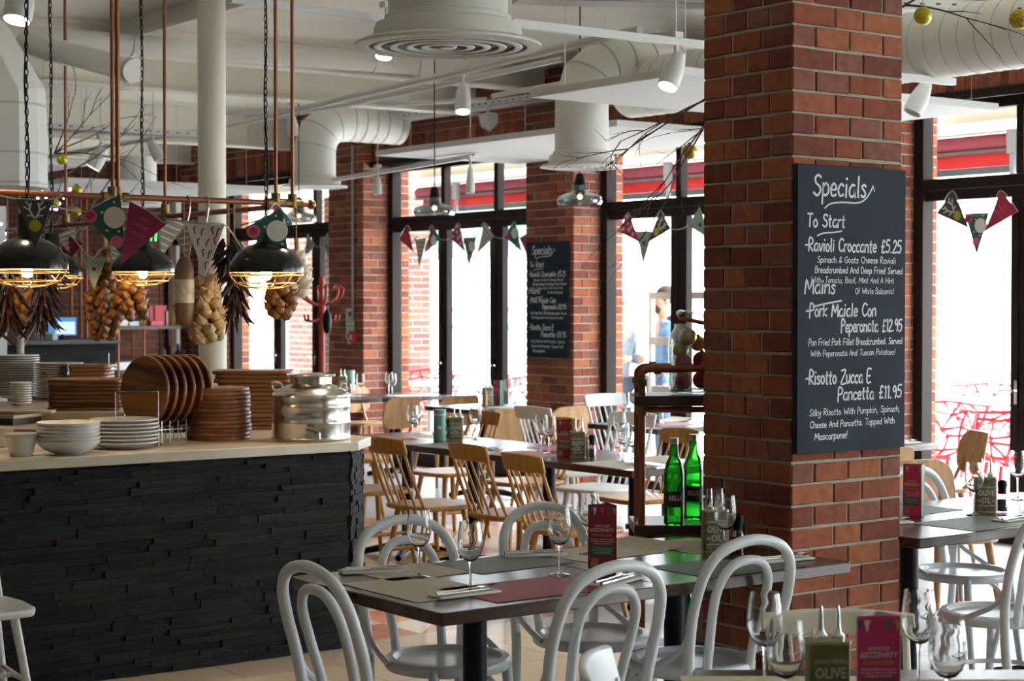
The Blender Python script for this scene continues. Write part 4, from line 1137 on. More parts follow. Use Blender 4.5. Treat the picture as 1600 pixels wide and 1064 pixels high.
def menu_stand(front, side, detail=True):
    """three-sided folded card, its printed front towards local -Y"""
    t = thing('menu_stand', '', 'menu')
    H_ = .205; w = .092
    fr_ = None
    A = Vector((-w / 2, 0, 0)); B = Vector((w / 2, 0, 0)); C_ = Vector((0.012, .062, 0)); up = Vector((0, 0, H_))
    for (a, b), mt in (((A, B), front), ((B, C_), side), ((C_, A), side)):
        d = (b - a).normalized(); n_ = Vector((d.y, -d.x, 0))
        m = M(); th = .0012
        m.add([a, b, b + up, a + up, a - n_ * th, b - n_ * th, b + up - n_ * th, a + up - n_ * th], [(0, 1, 2, 3), (5, 4, 7, 6), (3, 2, 6, 7), (1, 0, 4, 5), (0, 3, 7, 4), (2, 1, 5, 6)])
        pn_ = m.build('card_panel', mt, t)
        fr_ = pn_ if a is A and b is B else fr_
    f = lambda x, z: (x, -.0009, z)
    rows = [('SHOW US YOUR', .011, .137, .046, 0), ('#ZIZZIPARTY', .0155, .124, .078, 0)]
    merge_text(rows, f).build('lettering', LGREY, fr_)
    merge_text([('AND WIN \u00a3500!', .012, .108, .064, 0)], f).build('lettering', OCHRE, fr_)
    m = merge_text([('Upload your photos of your party', .006, .095, .074, 0), ('and tag us with your festive', .006, .088, .074, 0), ('hashtag this Christmas', .006, .081, .056, 0)], f)
    m.build('small_print', LGREY, fr_)
    M().add([f(-.036, .042), f(.036, .042), f(.036, .074), f(-.036, .074)], [(0, 1, 2, 3)]).build('green_box_print', TEALP, fr_)
    g = lambda x, z: (x, -.0013, z)
    merge_text([('3 courses from the party menu', .0055, .066, .060, 0), ('and a drink for everyone', .0055, .059, .060, 0), ('ask us for the details', .0055, .052, .052, 0)], g).build('small_print', LGREY, fr_)
    M().add([f(-.036, .006), f(-.012, .006), f(-.012, .036), f(-.036, .036)], [(0, 1, 2, 3)]).build('picture_print', mat('photo_print', (.45, .26, .12), .6, vary=.5, scale=160), fr_)
    # small printed pennants along the top
    pc = [TEALP, LGREY, PINK, TEALP, OCHRE]
    for i, x in enumerate((-.039, -.024, 0, .020, .039)):
        M().add([f(x - .007, .196), f(x + .007, .196), f(x, .170)], [(0, 2, 1)]).build('pennant_print', pc[i], fr_)
    return t
def menu_at(px, py, z, rz, label, key='r', front=None, side=None, s=1.0):
    c = atz(px, py, z)
    o = first_or_copy('menu' + key, lambda: menu_stand(front or REDM, side or DARKP), (c.x, c.y, z), rz, label, 'folded menu stands'); o.scale = (s, s, s)
    return o
menu_at(941, 889, TZ, CAMZ - .18, 'deep red folded menu stand on the dark table before the pillar')
c = atd(1373, 968, 3.66)
o = first_or_copy('menup', lambda: menu_stand(PINK, LGREY), (c.x, c.y, TZ), CAMZ + .03, 'pink folded menu stand in the foreground beside the olive oil tin', 'folded menu stands')
menu_at(882, 714, TZ, CAMZ - .45, 'red folded menu stand on the middle row beside the oil tin')
menu_at(1425, 806, TZ, CAMZ - .9, 'green and pink menu stand peeping out beyond the brick pillar', 'g', PINK, TEALP)
menu_at(776, 633, TZ, CAMZ - .9, 'green and pink menu stand on the table under the smaller chalkboard', 'g', s=1.0)
OLIVE = mat('olive_tin_print', (.20, .20, .06), .4, vary=.35, scale=30)
OLIVEG = mat('olive_grey_tin_print', (.19, .18, .09), .45, vary=.5, scale=70)
TINM = mat('tin_metal', (.55, .48, .30), .3, .8)
def oil_tin(mt):
    t = thing('oil_tin', '', 'oil tin')
    bd = M().prism(rrect(.088, .056, .012, 4), 0, .142).build('tin_body', mt, t, bevel=.003)
    M().prism(rrect(.091, .059, .013, 4), .139, .146).build('top_rim', TINM, t)
    M().prism(rrect(.091, .059, .013, 4), 0, .006).build('base_rim', TINM, t)
    f = lambda x, z: (x, -.0288, z)
    merge_text([('FILIPPO', .010, .122, .034, 0)], f).build('lettering', OCHRE, t) if False else None
    merge_text([('EXTRA VIRGIN', .012, .104, .066, 0), ('OLIVE', .031, .079, .066, 0), ('OIL', .031, .049, .036, 0), ('-', .03, .051, .012, -.028), ('-', .03, .051, .012, .028)], f).build('lettering', LGREY, bd)
    M().add([f(-.036, .028), f(.036, .028), f(.036, .031), f(-.036, .031)], [(0, 1, 2, 3)]).build('line_print', LGREY, bd)
    for x in (-.014, .022):
        m = M(); m.lathe([(.014, .146), (.014, .154), (.007, .162), (.0055, .17), (.0045, .20), (.0025, .216), (0, .216)], 14, (x, 0, 0))
        m.build('pouring_spout', CHROME, t)
    return t
def tin_at(px, py, z, rz, label, grey=True, s=1.0):
    c = atz(px, py, z)
    o = first_or_copy('ting' if grey else 'tin', lambda: oil_tin(OLIVEG if grey else OLIVE), (c.x, c.y, z), rz, label, 'olive oil tins with pouring spouts'); o.scale = (s, s, s)
    return o
c = atd(1293, 1004, 3.72)
o = first_or_copy('tin', lambda: oil_tin(OLIVE), (c.x, c.y, TZ), CAMZ + .06, 'green olive oil tin with two spouts in the foreground', 'olive oil tins with pouring spouts')
tin_at(1117, 862, TZ, CAMZ + .1, 'grey-green olive oil tin against the brick pillar behind the wine glasses')
tin_at(903, 715, TZ, CAMZ - .05, 'olive oil tin beside the pepper mill on the middle row')
tin_at(713, 688, TZ, CAMZ - .05, 'olive oil tin beside the green cylinder tin on the middle row')
tin_at(1539, 800, TZ, CAMZ - .1, 'olive oil tin on the big table beyond the pillar')
tin_at(1021, 660, TZ, CAMZ, 'olive oil tin on the black-edged table behind the copper shelf')
tin_at(535, 612, TZ, CAMZ, 'olive oil tin on the farthest table behind the steel can')
tin_at(762, 632, TZ, CAMZ + .4, 'olive oil tin on the table under the smaller chalkboard')
GREENT = mat('jade_tin_print', (.10, .26, .21), .4, vary=.12, scale=30)
c = atz(687, 689, TZ)
t = thing('breadstick_tin', 'green cylinder tin on the middle row beside the olive oil tin', 'tin', (c.x, c.y, TZ), CAMZ)
M().lathe([(.0, 0), (.039, 0), (.039, .19), (.037, .194), (0, .194)], 28).build('tin_body', GREENT, t)
M().lathe([(.0395, .16), (.0395, .166)], 28).build('stripe', LGREY, t)
for i in range(3): M().ball((math.sin(i - 1) * .034, -math.cos(i - 1) * .034, .05 + .035 * (i % 2)), .016, 10, 1, .4, 1).build('picture_print', LGREY, t)
c = atz(548, 610, TZ)
t = thing('breadstick_tin', 'pale green cylinder tin on the farthest table behind the steel can', 'tin', (c.x, c.y, TZ), CAMZ)
M().lathe([(.0, 0), (.039, 0), (.039, .19), (.037, .194), (0, .194)], 28).build('tin_body', mat('pale_jade_tin', (.30, .48, .42), .4), t)
def pepper_mill():
    t = thing('pepper_mill', '', 'pepper mill')
    M().lathe([(0, 0), (.022, 0), (.022, .06), (.017, .075), (0, .075)], 18).build('glass_body', mat_thin_glass('mill_glass', (.75, .75, .75), 2, .4), t)
    M().lathe([(0, .004), (.019, .004), (.019, .05), (0, .05)], 14).build('peppercorn_fill', mat('peppercorns', (.03, .022, .016), .8), t)
    M().lathe([(.018, .075), (.016, .09), (.021, .112), (.018, .126), (.006, .132), (0, .132)], 18).build('mill_head', BLACKM, t)
    return t
def mill_at(px, py, label):
    c = atz(px, py, TZ)
    return first_or_copy('mill', pepper_mill, (c.x, c.y, TZ), 0, label, 'pepper mills with black heads')
mill_at(1153, 862, 'pepper mill against the near brick pillar beside the oil tin')
mill_at(925, 716, 'pepper mill beside the olive oil tin before the white spindle chair')
mill_at(702, 686, 'pepper mill between the green cylinder tin and the oil tin')
mill_at(1566, 800, 'pepper mill beside the oil tin beyond the near pillar')
mill_at(546, 616, 'pepper mill on the farthest table behind the steel can')
def salt(px, py, label):
    c = atz(px, py, TZ)
    def mk():
        t = thing('wooden_mill', '', 'mill')
        M().lathe([(0, 0), (.02, 0), (.021, .09), (.016, .10), (0, .10)], 16).build('mill_body', PLY, t)
        M().lathe([(.014, .10), (.019, .112), (.015, .125), (0, .127)], 16).build('mill_head', PLY, t)
        return t
    return first_or_copy('salt', mk, (c.x, c.y, TZ), 0, label, 'wooden salt mills')
salt(1141, 860, 'wooden mill between the oil tin and the pepper mill at the brick pillar')
salt(915, 715, 'wooden mill right beside the oil tin on the middle row')
salt(758, 634, 'wooden mill on the table under the smaller chalkboard')

# paper mats, napkins and cutlery
def placemat(q, p, z, rz, label, mt, w=.42, d=.30, curl=0, lines=0):
    t = thing('placemat', label, 'placemat', (q, p, z), rz, 'printed paper placemats')
    m = M(); k = 10; vs = []
    for j in (0, 1):
        for i in range(k + 1):
            x = -w / 2 + w * i / k; e = max(0, (i / k - .7) / .3)
            zz = .0006 + curl * e * e
            vs.append((x, -d / 2 if j == 0 else d / 2, zz))
    K = k + 1
    vs += [(a, b, c_ + .0008) for a, b, c_ in vs]
    fs = []
    for i in range(k): fs += [(i, K + i, K + i + 1, i + 1), (2 * K + i, 2 * K + i + 1, 3 * K + i + 1, 3 * K + i)]
    fs += [(0, 2 * K, 3 * K, K), (k, K + k, 3 * K + k, 2 * K + k)]
    m.add(vs, fs); m.build('sheet', mt, t)
    return t
MATP = mat('warm_grey_paper', (.52, .44, .34), .7, vary=.06, scale=30)
TZM = .7503
placemat(2.93, 4.40, TZM, PI / 2, 'kraft paper placemat at the counter end of the dark table', MATP)
placemat(3.17, 4.20, TZM, 0, 'red printed placemat on the dark table before the bentwood chair', REDP)
placemat(3.08, 4.685, TZM, 0, 'kraft paper placemat with cutlery at the far edge beside the counter', MATP, .30, .26)
placemat(3.42, 4.66, TZM, .05, 'grey-green printed placemat behind the two wine glasses', GREENP, .38, .28)
placemat(3.96, 4.17, TZM, 0, 'grey-green printed placemat in front of the bentwood chair at the pillar', GREENP)
placemat(3.88, 4.67, TZM, .06, 'cream placemat with a curled edge behind the red menu stand', PAPER, .46, .28, .02)
placemat(4.20, 4.60, TZM, .04, 'cream placemat lying against the brick pillar', PAPER, .26, .3)
placemat(6.0, 7.15, TZM, PI / 2, 'cream placemat at the front corner of the middle row', PAPER, .42, .28)
placemat(6.38, 7.12, TZM, PI / 2, 'cream placemat behind the glasses by the copper pole', PAPER, .42, .26, .01)
placemat(6.0, 7.95, TZM, PI / 2, 'red placemat behind the third honey chair', REDP, .42, .28)
placemat(6.40, 8.1, TZM, PI / 2, 'dark red closed menu lying on the middle row', REDP, .40, .26)
placemat(5.99, 8.70, TZM, PI / 2, 'grey-green placemat between the first and second honey chairs', GREENP, .42, .26)
placemat(6.38, 9.3, TZM, PI / 2, 'cream placemat at the counter end of the middle row', PAPER, .42, .26)
placemat(5.99, 9.45, TZM, PI / 2, 'red placemat peeping out beside the counter corner', REDP, .42, .26)
placemat(8.98, 13.62, TZM, 0, 'cream placemat on the farthest table before the window frame', PAPER, .44, .3)
placemat(8.4, 13.9, TZM, 0, 'pale green placemat on the farthest table', mat('pale_green_paper', (.40, .48, .42), .6), .4, .28)
placemat(8.62, 11.63, TZM, 0, 'pale green placemat on the table under the smaller chalkboard', mat('pale_green_paper', (.40, .48, .42), .6), .36, .26)
placemat(8.28, 9.3, TZM, 0, 'red placemat on the black-edged table', REDP, .4, .28)
placemat(8.42, 9.6, TZM, 0, 'cream napkins on the black-edged table', PAPER, .5, .22, .02)
placemat(8.22, 7.3, TZM, 0, 'cream placemat with cutlery on the table beside the big chalkboard', PAPER, .44, .3)
placemat(5.52, 4.42, TZM, 0, 'grey-green placemat on the big table beyond the near pillar', GREENP)
placemat(5.62, 4.86, TZM, .05, 'grey-green placemat at the far edge of the big table', GREENP, .42, .26)
placemat(6.2, 4.42, TZM, 0, 'cream placemat at the picture edge of the big table', PAPER)
q = atz(1540, 1075, .75)
placemat(q.x, q.y, TZM, CAMZ, 'pale placemat catching window light at the foreground table edge', PAPER, .44, .17)
q = atz(1215, 1070, .75)
placemat(q.x, q.y, TZM, CAMZ, 'cream menu sheet under the foreground wine glasses', mat('yellowed_paper', (.62, .56, .38), .7, vary=.2, scale=30), .42, .17)
CUT = mat('cutlery_steel', (.62, .62, .62), .18, 1.0)
def fork():
    t = thing('fork', '', 'fork')
    m = M(); m.tube([(-.10, 0, .004), (-.03, 0, .004), (.03, 0, .006), (.05, 0, .006)], [.0055, .0032, .0030, .004], 8); m.build('handle', CUT, t)
    h = M(); h.box((.062, 0, .007), (.022, .020, .002))
    for y in (-.0085, -.003, .003, .0085): h.tube([(.072, y, .007), (.09, y, .010), (.105, y, .009)], .0014, 5)
    h.build('fork_head', CUT, t); return t
def knife():
    t = thing('knife', '', 'knife')
    M().tube([(-.11, 0, .004), (-.02, 0, .004)], [.006, .005], 8).build('handle', CUT, t)
    M().prism([(-.02, -.004), (.08, -.004), (.10, .004), (.09, .010), (-.02, .006)], .0034, .0048).build('blade', CUT, t); return t
def napkin():
    t = M(); t.prism(rrect(.22, .075, .004, 1), 0, .007)
    o = t.build('napkin', NAPKIN, None, bevel=.002, seg=1); tag(o, '', 'napkin'); return o
def setting(q, p, rz, where, z=.7516):
    n_ = first_or_copy('napkin', napkin, (q, p, z), rz, 'white folded napkin ' + where, 'folded napkins')
    d = Vector((math.cos(rz), math.sin(rz), 0)); s_ = Vector((-d.y, d.x, 0))
    f = first_or_copy('fork', fork, Vector((q, p, z + .0072)) + s_ * .018 + d * .01, rz, 'steel fork ' + where, 'steel forks')
    k = first_or_copy('knife', knife, Vector((q, p, z + .0072)) - s_ * .016, rz, 'steel knife ' + where, 'steel knives')
setting(2.965, 4.22, .0, 'on the kraft mat at the front corner of the dark table')
setting(2.99, 4.75, -.35, 'on the kraft mat at the far edge beside the counter')
setting(3.46, 4.13, .35, 'beside the red placemat and menu stand')
setting(3.62, 4.74, -.4, 'on the cream mat behind the menu stand')
setting(4.20, 4.16, -.15, 'before the brick pillar at the dark table end')
setting(6.05, 6.98, PI / 2 - .5, 'at the front corner of the middle row')
setting(6.02, 8.35, PI / 2, 'between the honey chairs on the middle row')
setting(6.35, 7.0, .2, 'behind the copper pole on the middle row')
setting(8.3, 7.2, -.1, 'on the table beside the big chalkboard')
setting(5.22, 4.62, -.3, 'beside the green and pink menu stand beyond the pillar')
setting(5.72, 4.40, .1, 'before the oil tin beyond the pillar')
# basket of cutlery at the picture edge

# ================================================================== SLATE COUNTER
CP, CQ = 7.05, 4.308           # front face plane and its corner
t = thing('slate_counter', 'long kitchen counter clad in dark split slate with a pale stone top', 'counter', (0, 0, 0))
M().span((.6, CP + .03, 0), (CQ - .03, 7.95, .915)).build('carcass', mat('counter_core', (.02, .02, .02), .9), t)
m = M(); z = .004; row = 0
while z < .915:
    h = rnd.choice([.022, .027, .032, .036]); h = min(h, .916 - z)
    x = CQ - rnd.uniform(.0, .02)
    while x > .75:
        l = rnd.uniform(.07, .34)
        pr = rnd.uniform(0, .017); x0 = max(x - l, .7)
        m.span((x0, CP - pr + .006, z), (x - .0012, CP + .035, z + h - .001))
        x = x0
    # chamfered end
    L = .25; s = 0
    while s < L:
        l = min(rnd.uniform(.03, .12), L - s); pr = rnd.uniform(0, .012)
        d = Vector((.70, .714, 0)).normalized(); n_ = Vector((d.y, -d.x, 0))
        a = Vector((CQ, CP, 0)) + d * s; b = Vector((CQ, CP, 0)) + d * (s + l - .001)
        vs = [a + n_ * pr, b + n_ * pr, b - n_ * .04, a - n_ * .04]
        m.add([(v.x, v.y, z) for v in vs] + [(v.x, v.y, z + h - .001) for v in vs], [(0, 1, 2, 3)[::-1], (4, 5, 6, 7), (0, 1, 5, 4), (1, 2, 6, 5), (2, 3, 7, 6), (3, 0, 4, 7)])
        s += l
    # end face towards the window
    y = CP + .178
    while y < 7.92:
        l = rnd.uniform(.08, .3); y1 = min(y + l, 7.95); pr = rnd.uniform(0, .015)
        m.span((CQ + .14, y, z), (CQ + .172 + pr, y1 - .001, z + h - .001)); y = y1
    z += h; row += 1
m.build('slate_tile_cladding', SLATE, t)
e = .045
d45 = .714
poly = [(.55, CP - e), (CQ + .015, CP - e), (CQ + .205 + .01, CP + .165), (CQ + .215, 8.0), (.55, 8.0)]
M().prism(poly, .916, .960).build('stone_worktop', STONE, t, bevel=.004, seg=2)
# rear run of the kitchen island
t = thing('kitchen_counter', 'rear kitchen counter holding plate and board stacks behind the slate counter', 'counter', (0, 0, 0))
M().span((1.2, 9.15, 0), (4.35, 9.95, .985)).build('carcass', mat('counter_core', (.02, .02, .02), .9), t)
M().span((1.1, 9.10, .985), (4.4, 10.0, 1.03)).build('worktop', STONE, t, bevel=.004, seg=1)
CZ = .9605
# porcelain
def rim_plate(R, h):
    def mk():
        o = M().lathe([(0, .0), (R * .55, 0), (R * .60, .004), (R * .90, h * .7), (R, h), (R * .995, h + .004), (R * .88, h * .8), (R * .58, .009), (0, .008)], 40).build('dinner_plate', PORC)
        return tag(o, '', 'plate')
    return mk
ORD = ['bottom', 'second from bottom', 'third from bottom', 'fourth from bottom', 'fifth from bottom', 'sixth from bottom', 'seventh from bottom', 'eighth from bottom', 'ninth from bottom', 'tenth from bottom', '11th from bottom', '12th from bottom', '13th from bottom', '14th from bottom', '15th from bottom', '16th from bottom', '17th from bottom', '18th from bottom', '19th from bottom', '20th from bottom']
def ordn(i, n): return 'topmost' if i == n - 1 else ORD[i]
def stack(key, mk, base, n, dz, label, group, jit=.002, z0=0):
    for i in range(n):
        o = first_or_copy(key, mk, (base.x + rnd.uniform(-jit, jit), base.y + rnd.uniform(-jit, jit), base.z + z0 + i * dz), rnd.random() * 6, label % ordn(i, n), group)
b = atz(195, 700, CZ); 
stack('plateA', rim_plate(.150, .028), b, 7, .0165, 'white dinner plate beside the board rack, %s of its stack', 'white plates stacked on the slate counter')
def bowl(R, h):
    def mk():
        o = M().lathe([(0, 0), (R * .42, 0), (R * .45, .004), (R * .78, h * .38), (R * .96, h * .8), (R, h), (R * .98, h + .001), (R * .92, h * .78), (R * .74, h * .42), (R * .4, .010), (0, .009)], 40).build('serving_bowl', PORC)
        return tag(o, '', 'bowl')
    return mk
b = atz(107, 709, CZ)
stack('bowlA', bowl(.134, .058), b, 6, .0155, 'wide white bowl between pots and plates, %s of its stack', 'white bowls stacked on the slate counter')
def cup():
    o = M().lathe([(0, 0), (.043, 0), (.046, .004), (.062, .072), (.066, .076), (.067, .079), (.062, .079), (.044, .008), (0, .007)], 32).build('ramekin', PORC)
    return tag(o, '', 'ramekin')
b = atz(34, 712, CZ)
stack('cupA', cup, b, 3, .0075, 'white tapered pot nested beside the bowls, %s', 'nested white pots on the slate counter')
b = atz(-2, 698, CZ)
stack('cupA', cup, b, 2, .0075, 'white tapered pot cut by the picture edge, %s of two', 'nested white pots at the picture edge')
# rear stacks
KZ = 1.0305
b = atz(25, 622, KZ); stack('plateB', rim_plate(.138, .020), b, 18, .0138, 'white plate in the tallest rear stack at the picture edge, %s', 'white plates in the tallest rear stack')
b = atz(92, 624, KZ); stack('plateC', rim_plate(.142, .020), b, 15, .0138, 'white plate in the rear stack beside the boards, %s', 'white plates in the rear stack beside the boards')
b = atz(33, 634, KZ); stack('saucer', rim_plate(.060, .018), b, 9, .0135, 'small white dish stacked before the rear plates, %s', 'small white dishes in the rear stack')
# boards
def disc_board(R, th, mt):
    def mk():
        o = M().lathe([(0, 0), (R * .985, 0), (R, th * .25), (R, th * .75), (R * .985, th), (0, th)], 44).build('round_board', mt)
        return tag(o, '', 'serving board')
    return mk
b = atz(351, 688, CZ); b2 = b + Vector((.02, .10, 0))
stack('boardA', disc_board(.150, .0175, BOARD), b2, 13, .0188, 'round acacia board in the neat stack beside the steel can, %s', 'round boards stacked beside the steel can', .006)
def long_board():
    o = M().prism(rrect(.40, .26, .05, 5) , 0, .019).build('oblong_board', BOARD, None, bevel=.004, seg=2)
    return tag(o, '', 'serving board')
b = atz(405, 672, CZ)
for i in range(14):
    first_or_copy('boardL', long_board, (b.x + .055 + rnd.uniform(-.02, .02), b.y + .13 + rnd.uniform(-.012, .012), CZ + i * .0215), .1 + rnd.uniform(-.12, .12) + CAMZ, 'oblong acacia board in the untidy pile behind the steel can, %s' % ordn(i, 14), 'oblong boards piled behind the steel can')
b = atz(140, 640, KZ)
for i in range(8):
    first_or_copy('boardL', long_board, (b.x + rnd.uniform(-.008, .008), b.y + rnd.uniform(-.008, .008), KZ + i * .021), CAMZ + rnd.uniform(-.05, .05), 'oblong acacia board in the front stack of the rear counter, %s' % ordn(i, 8), 'oblong boards in the front rear-counter stack')
b = atz(124, 624, KZ)
for i in range(10):
    first_or_copy('boardL', long_board, (b.x + rnd.uniform(-.008, .008), b.y + rnd.uniform(-.008, .008), KZ + i * .0212), CAMZ + rnd.uniform(-.05, .05), 'oblong acacia board in the taller stack of the rear counter, %s' % ordn(i, 10), 'oblong boards in the taller rear-counter stack')
# rack of upright boards
rk = atz(262, 688, CZ)
ax = (right * .62 + fwd * .785).normalized()          # the boards stand one behind the other along ax
rz = math.atan2(ax.y, ax.x)
t = thing('board_rack', 'wire rack holding round boards upright on the slate counter', 'rack', (rk.x, rk.y, CZ), rz)
WIRE = mat('rack_wire', (.55, .54, .52), .25, 1.0)
m = M()
for y in (-.10, .10): m.tube([(-.17, y, .06), (.17, y, .06)], .003, 6)
for x in (-.17, .17): m.tube([(x, -.10, .06), (x, .10, .06)], .003, 6)
m.build('rack_frame', WIRE, t)
for i in range(8):
    x = -.17 + .34 * i / 7
    for s_ in (-1, 1): M().tube([(x, s_ * .10, 0.0), (x, s_ * .10, .10)], .0026, 6).build('rack_wire', WIRE, t)
def up_board():
    o = M().lathe([(0, -.009), (.162, -.009), (.166, -.004), (.166, .004), (.162, .009), (0, .009)], 48, (0, 0, 0), 0, Matrix.Rotation(PI / 2, 3, 'Y')).build('round_board', BOARDZ)
    return tag(o, '', 'serving board')
for i in range(6):
    x = -.135 + i * .052
    o = first_or_copy('boardU', up_board, (rk.x + ax.x * x, rk.y + ax.y * x, CZ + .064 + .168), rz, 'round acacia board standing in the wire rack, %s' % ['foremost with its whole face showing', 'second from the front', 'third from the front', 'fourth from the front', 'fifth from the front', 'rearmost'][i], 'round boards standing in the wire rack')
    o.rotation_euler = (rnd.uniform(0, 1), .10, rz) if False else (0, .06, rz)
# thin wire hoop in front (plate stand)
c = atz(214, 698, CZ)
t = thing('plate_stand', 'thin steel wire hoop stand in front of the upright boards', 'stand', (c.x, c.y, CZ), CAMZ)
M().tube([(-.095, 0, .0), (-.095, 0, .245), (.095, 0, .245), (.095, 0, .0)], .003, 6).build('wire_hoop', WIRE, t)
M().tube([(-.095, 0, .004), (-.095, .10, .004), (.095, .10, .004), (.095, 0, .004)], .003, 6).build('wire_foot', WIRE, t)
for px, py0, py1, L in ((151, 592, 645, 'upright steel ticket spike before the rear board stacks'), (170, 552, 586, 'upright steel ticket spike standing on the rear board stacks')):
    Z = 9.6; a = atd(px, py1, Z); b_ = atd(px, py0, Z)
    zb = KZ if py1 > 600 else KZ + .215
    t = thing('ticket_spike', L, 'ticket spike', (a.x, a.y, zb), 0, 'upright ticket spikes')
    M().cyl((0, 0, .004), (0, 0, b_.z - zb), .0028, n=6).build('spike', WIRE, t)
    M().lathe([(.03, 0), (.03, .004), (0, .006)], 16).build('foot', WIRE, t)
# stainless can
c = atz(479, 691, CZ); c = c + fwd * .18
t = thing('steel_can', 'brushed steel oil can with a wide neck and a small tap on the slate counter', 'can', (c.x, c.y, CZ), CAMZ)
R = .186
prof = [(0, 0), (R * .985, 0), (R, .006), (R, .012), (R * .985, .016), (R * .985, .075), (R, .080), (R, .088), (R * .985, .093), (R * .985, .150), (R, .155), (R, .163), (R * .985, .168), (R * .985, .198), (R * 1.0, .204), (R * .99, .212), (R * .90, .228), (R * .72, .246), (R * .58, .254), (R * .52, .262), (R * .52, .30), (0, .30)]
M().lathe(prof, 64).build('can_body', STEEL, t, angle=30)
M().lathe([(R * .50, .292), (R * .60, .294), (R * .615, .300), (R * .60, .306), (R * .3, .312), (0, .313)], 48).build('lid', STEEL, t)
for s in (-1, 1):
    M().tube(smooth([(s * R * .90, 0, .222), (s * (R * .98), 0, .25), (s * (R * .92), 0, .268), (s * R * .76, 0, .262), (s * R * .72, 0, .246)], 5), .006, 8).build('handle', STEEL, t)
g = M(); g.cyl((.05, -R, .035), (.06, -R - .03, .035), .011, n=12); g.cyl((.06, -R - .03, .045), (.06, -R - .03, .018), .008, n=10)
tp_ = g.build('tap', CHROME, t)
M().tube(smooth([(.045, -R - .03, .05), (.03, -R - .032, .056), (.0, -R - .03, .06)], 4), .005, 8).build('tap_lever', mat('dark_steel', (.10, .09, .08), .3, .8), tp_)
# pale pizza preparation board and tray
c = atz(95, 668, .985)
t = thing('pastry_board', 'pale wooden pastry board with a raised back lip behind the bowls', 'board', (c.x, c.y + .16, CZ), CAMZ + .05)
M().span((-.42, -.24, .0), (.34, .26, .026)).build('board', PALEW, t, bevel=.003)
M().span((-.22, .235, .026), (.34, .262, .078)).build('back_lip', PALEW, t, bevel=.003)
c = atz(20, 662, 1.0)
t = thing('oven_tray', 'dark tray with a pale wooden rim beside the pastry board', 'tray', (c.x - .02, c.y + .40, CZ), CAMZ - .35)
M().span((-.36, -.14, 0), (.30, .14, .06)).build('tray_body', mat('dark_tray', (.03, .032, .03), .4), t)
m = M(); m.span((-.37, -.155, .06), (.31, -.13, .075)); m.span((-.37, .13, .06), (.31, .155, .075)); m.span((.29, -.155, .06), (.315, .155, .075)); m.span((-.375, -.155, .06), (-.35, .155, .075))
m.build('rim_frame', PALEW, t)
c = atz(86, 632, 1.03)
o = tag(M().prism(rrect(.16, .09, .004, 1), 0, .012).build('napkin', NAPKIN, None, (c.x, c.y - .4, 1.036), CAMZ), 'white folded cloth on the dark tray beside the board stacks', 'napkin')
o.location = (t.location.x + right.x * .30, t.location.y + right.y * .30, CZ + .075)

# ================================================================== COPPER RAIL ABOVE THE COUNTER
RP, RQ, RZ = 7.40, 4.10, 2.07
t = thing('copper_rail', 'copper pipe rail hanging on copper rods above the slate counter', 'rail', (RQ, RP, RZ))
CR = .0135
M().cyl((-3.2, 0, 0), (.20, 0, 0), CR, n=12).build('front_pipe', COPPER, t)
M().cyl((0, 0, -.02), (0, 3.4, -.02), CR, n=12).build('side_pipe', COPPER, t)
def rod_at(px, plane):
    if plane == 'f':
        d = ray(px, 310); k = RP / d.y; return d.x * k - RQ, 0
    d = ray(px, 340); k = RQ / d.x; return 0, d.y * k - RP
for px, pl in ((176, 'f'), (184, 'f'), (431, 'f'), (457, 'f'), (103, 's'), (258, 's')):
    x, y = rod_at(px, pl)
    M().cyl((x, y, -.01), (x, y, CH - RZ), .0085 if px != 184 else .0105, n=10).build('hanging_rod', COPPER, t)
    k = M(); k.cyl((x, y, -.02), (x, y, .045), .022, n=12)
    (k.tube([(x - .05, y, 0), (x + .05, y, 0)], .021, 12) if pl == 'f' else k.tube([(x, y - .05, -.02), (x, y + .05, -.02)], .021, 12))
    k.build('brass_fitting', BRASS, t)
M().tube([(.13, 0, 0), (.155, 0, 0)], .021, 12).build('brass_fitting', BRASS, t); M().ball((.205, 0, 0), .024, 12).build('end_cap', BRASS, t)
def hook(px, kpx):
    x, y = rod_at(px, 'f')
    h = M(); h.tube(smooth([(RQ + x - .004, RP + .016, RZ - .006), (RQ + x, RP, RZ + .018), (RQ + x + .004, RP - .018, RZ), (RQ + x, RP - .02, RZ - .05), (RQ + x - .006, RP - .01, RZ - .10), (RQ + x - .02, RP, RZ - .125)], 5), .0032, 6)
    o = h.build('hook', CHROME); return tag(o, '', 'hook')
for px, L in ((293, 'steel hook on the copper rail nearer the salami'), (322, 'steel hook on the copper rail above the candy-cane flag')):
    o = hook(px, 0); o['label'] = L; o['group'] = 'steel hooks on the copper rail'

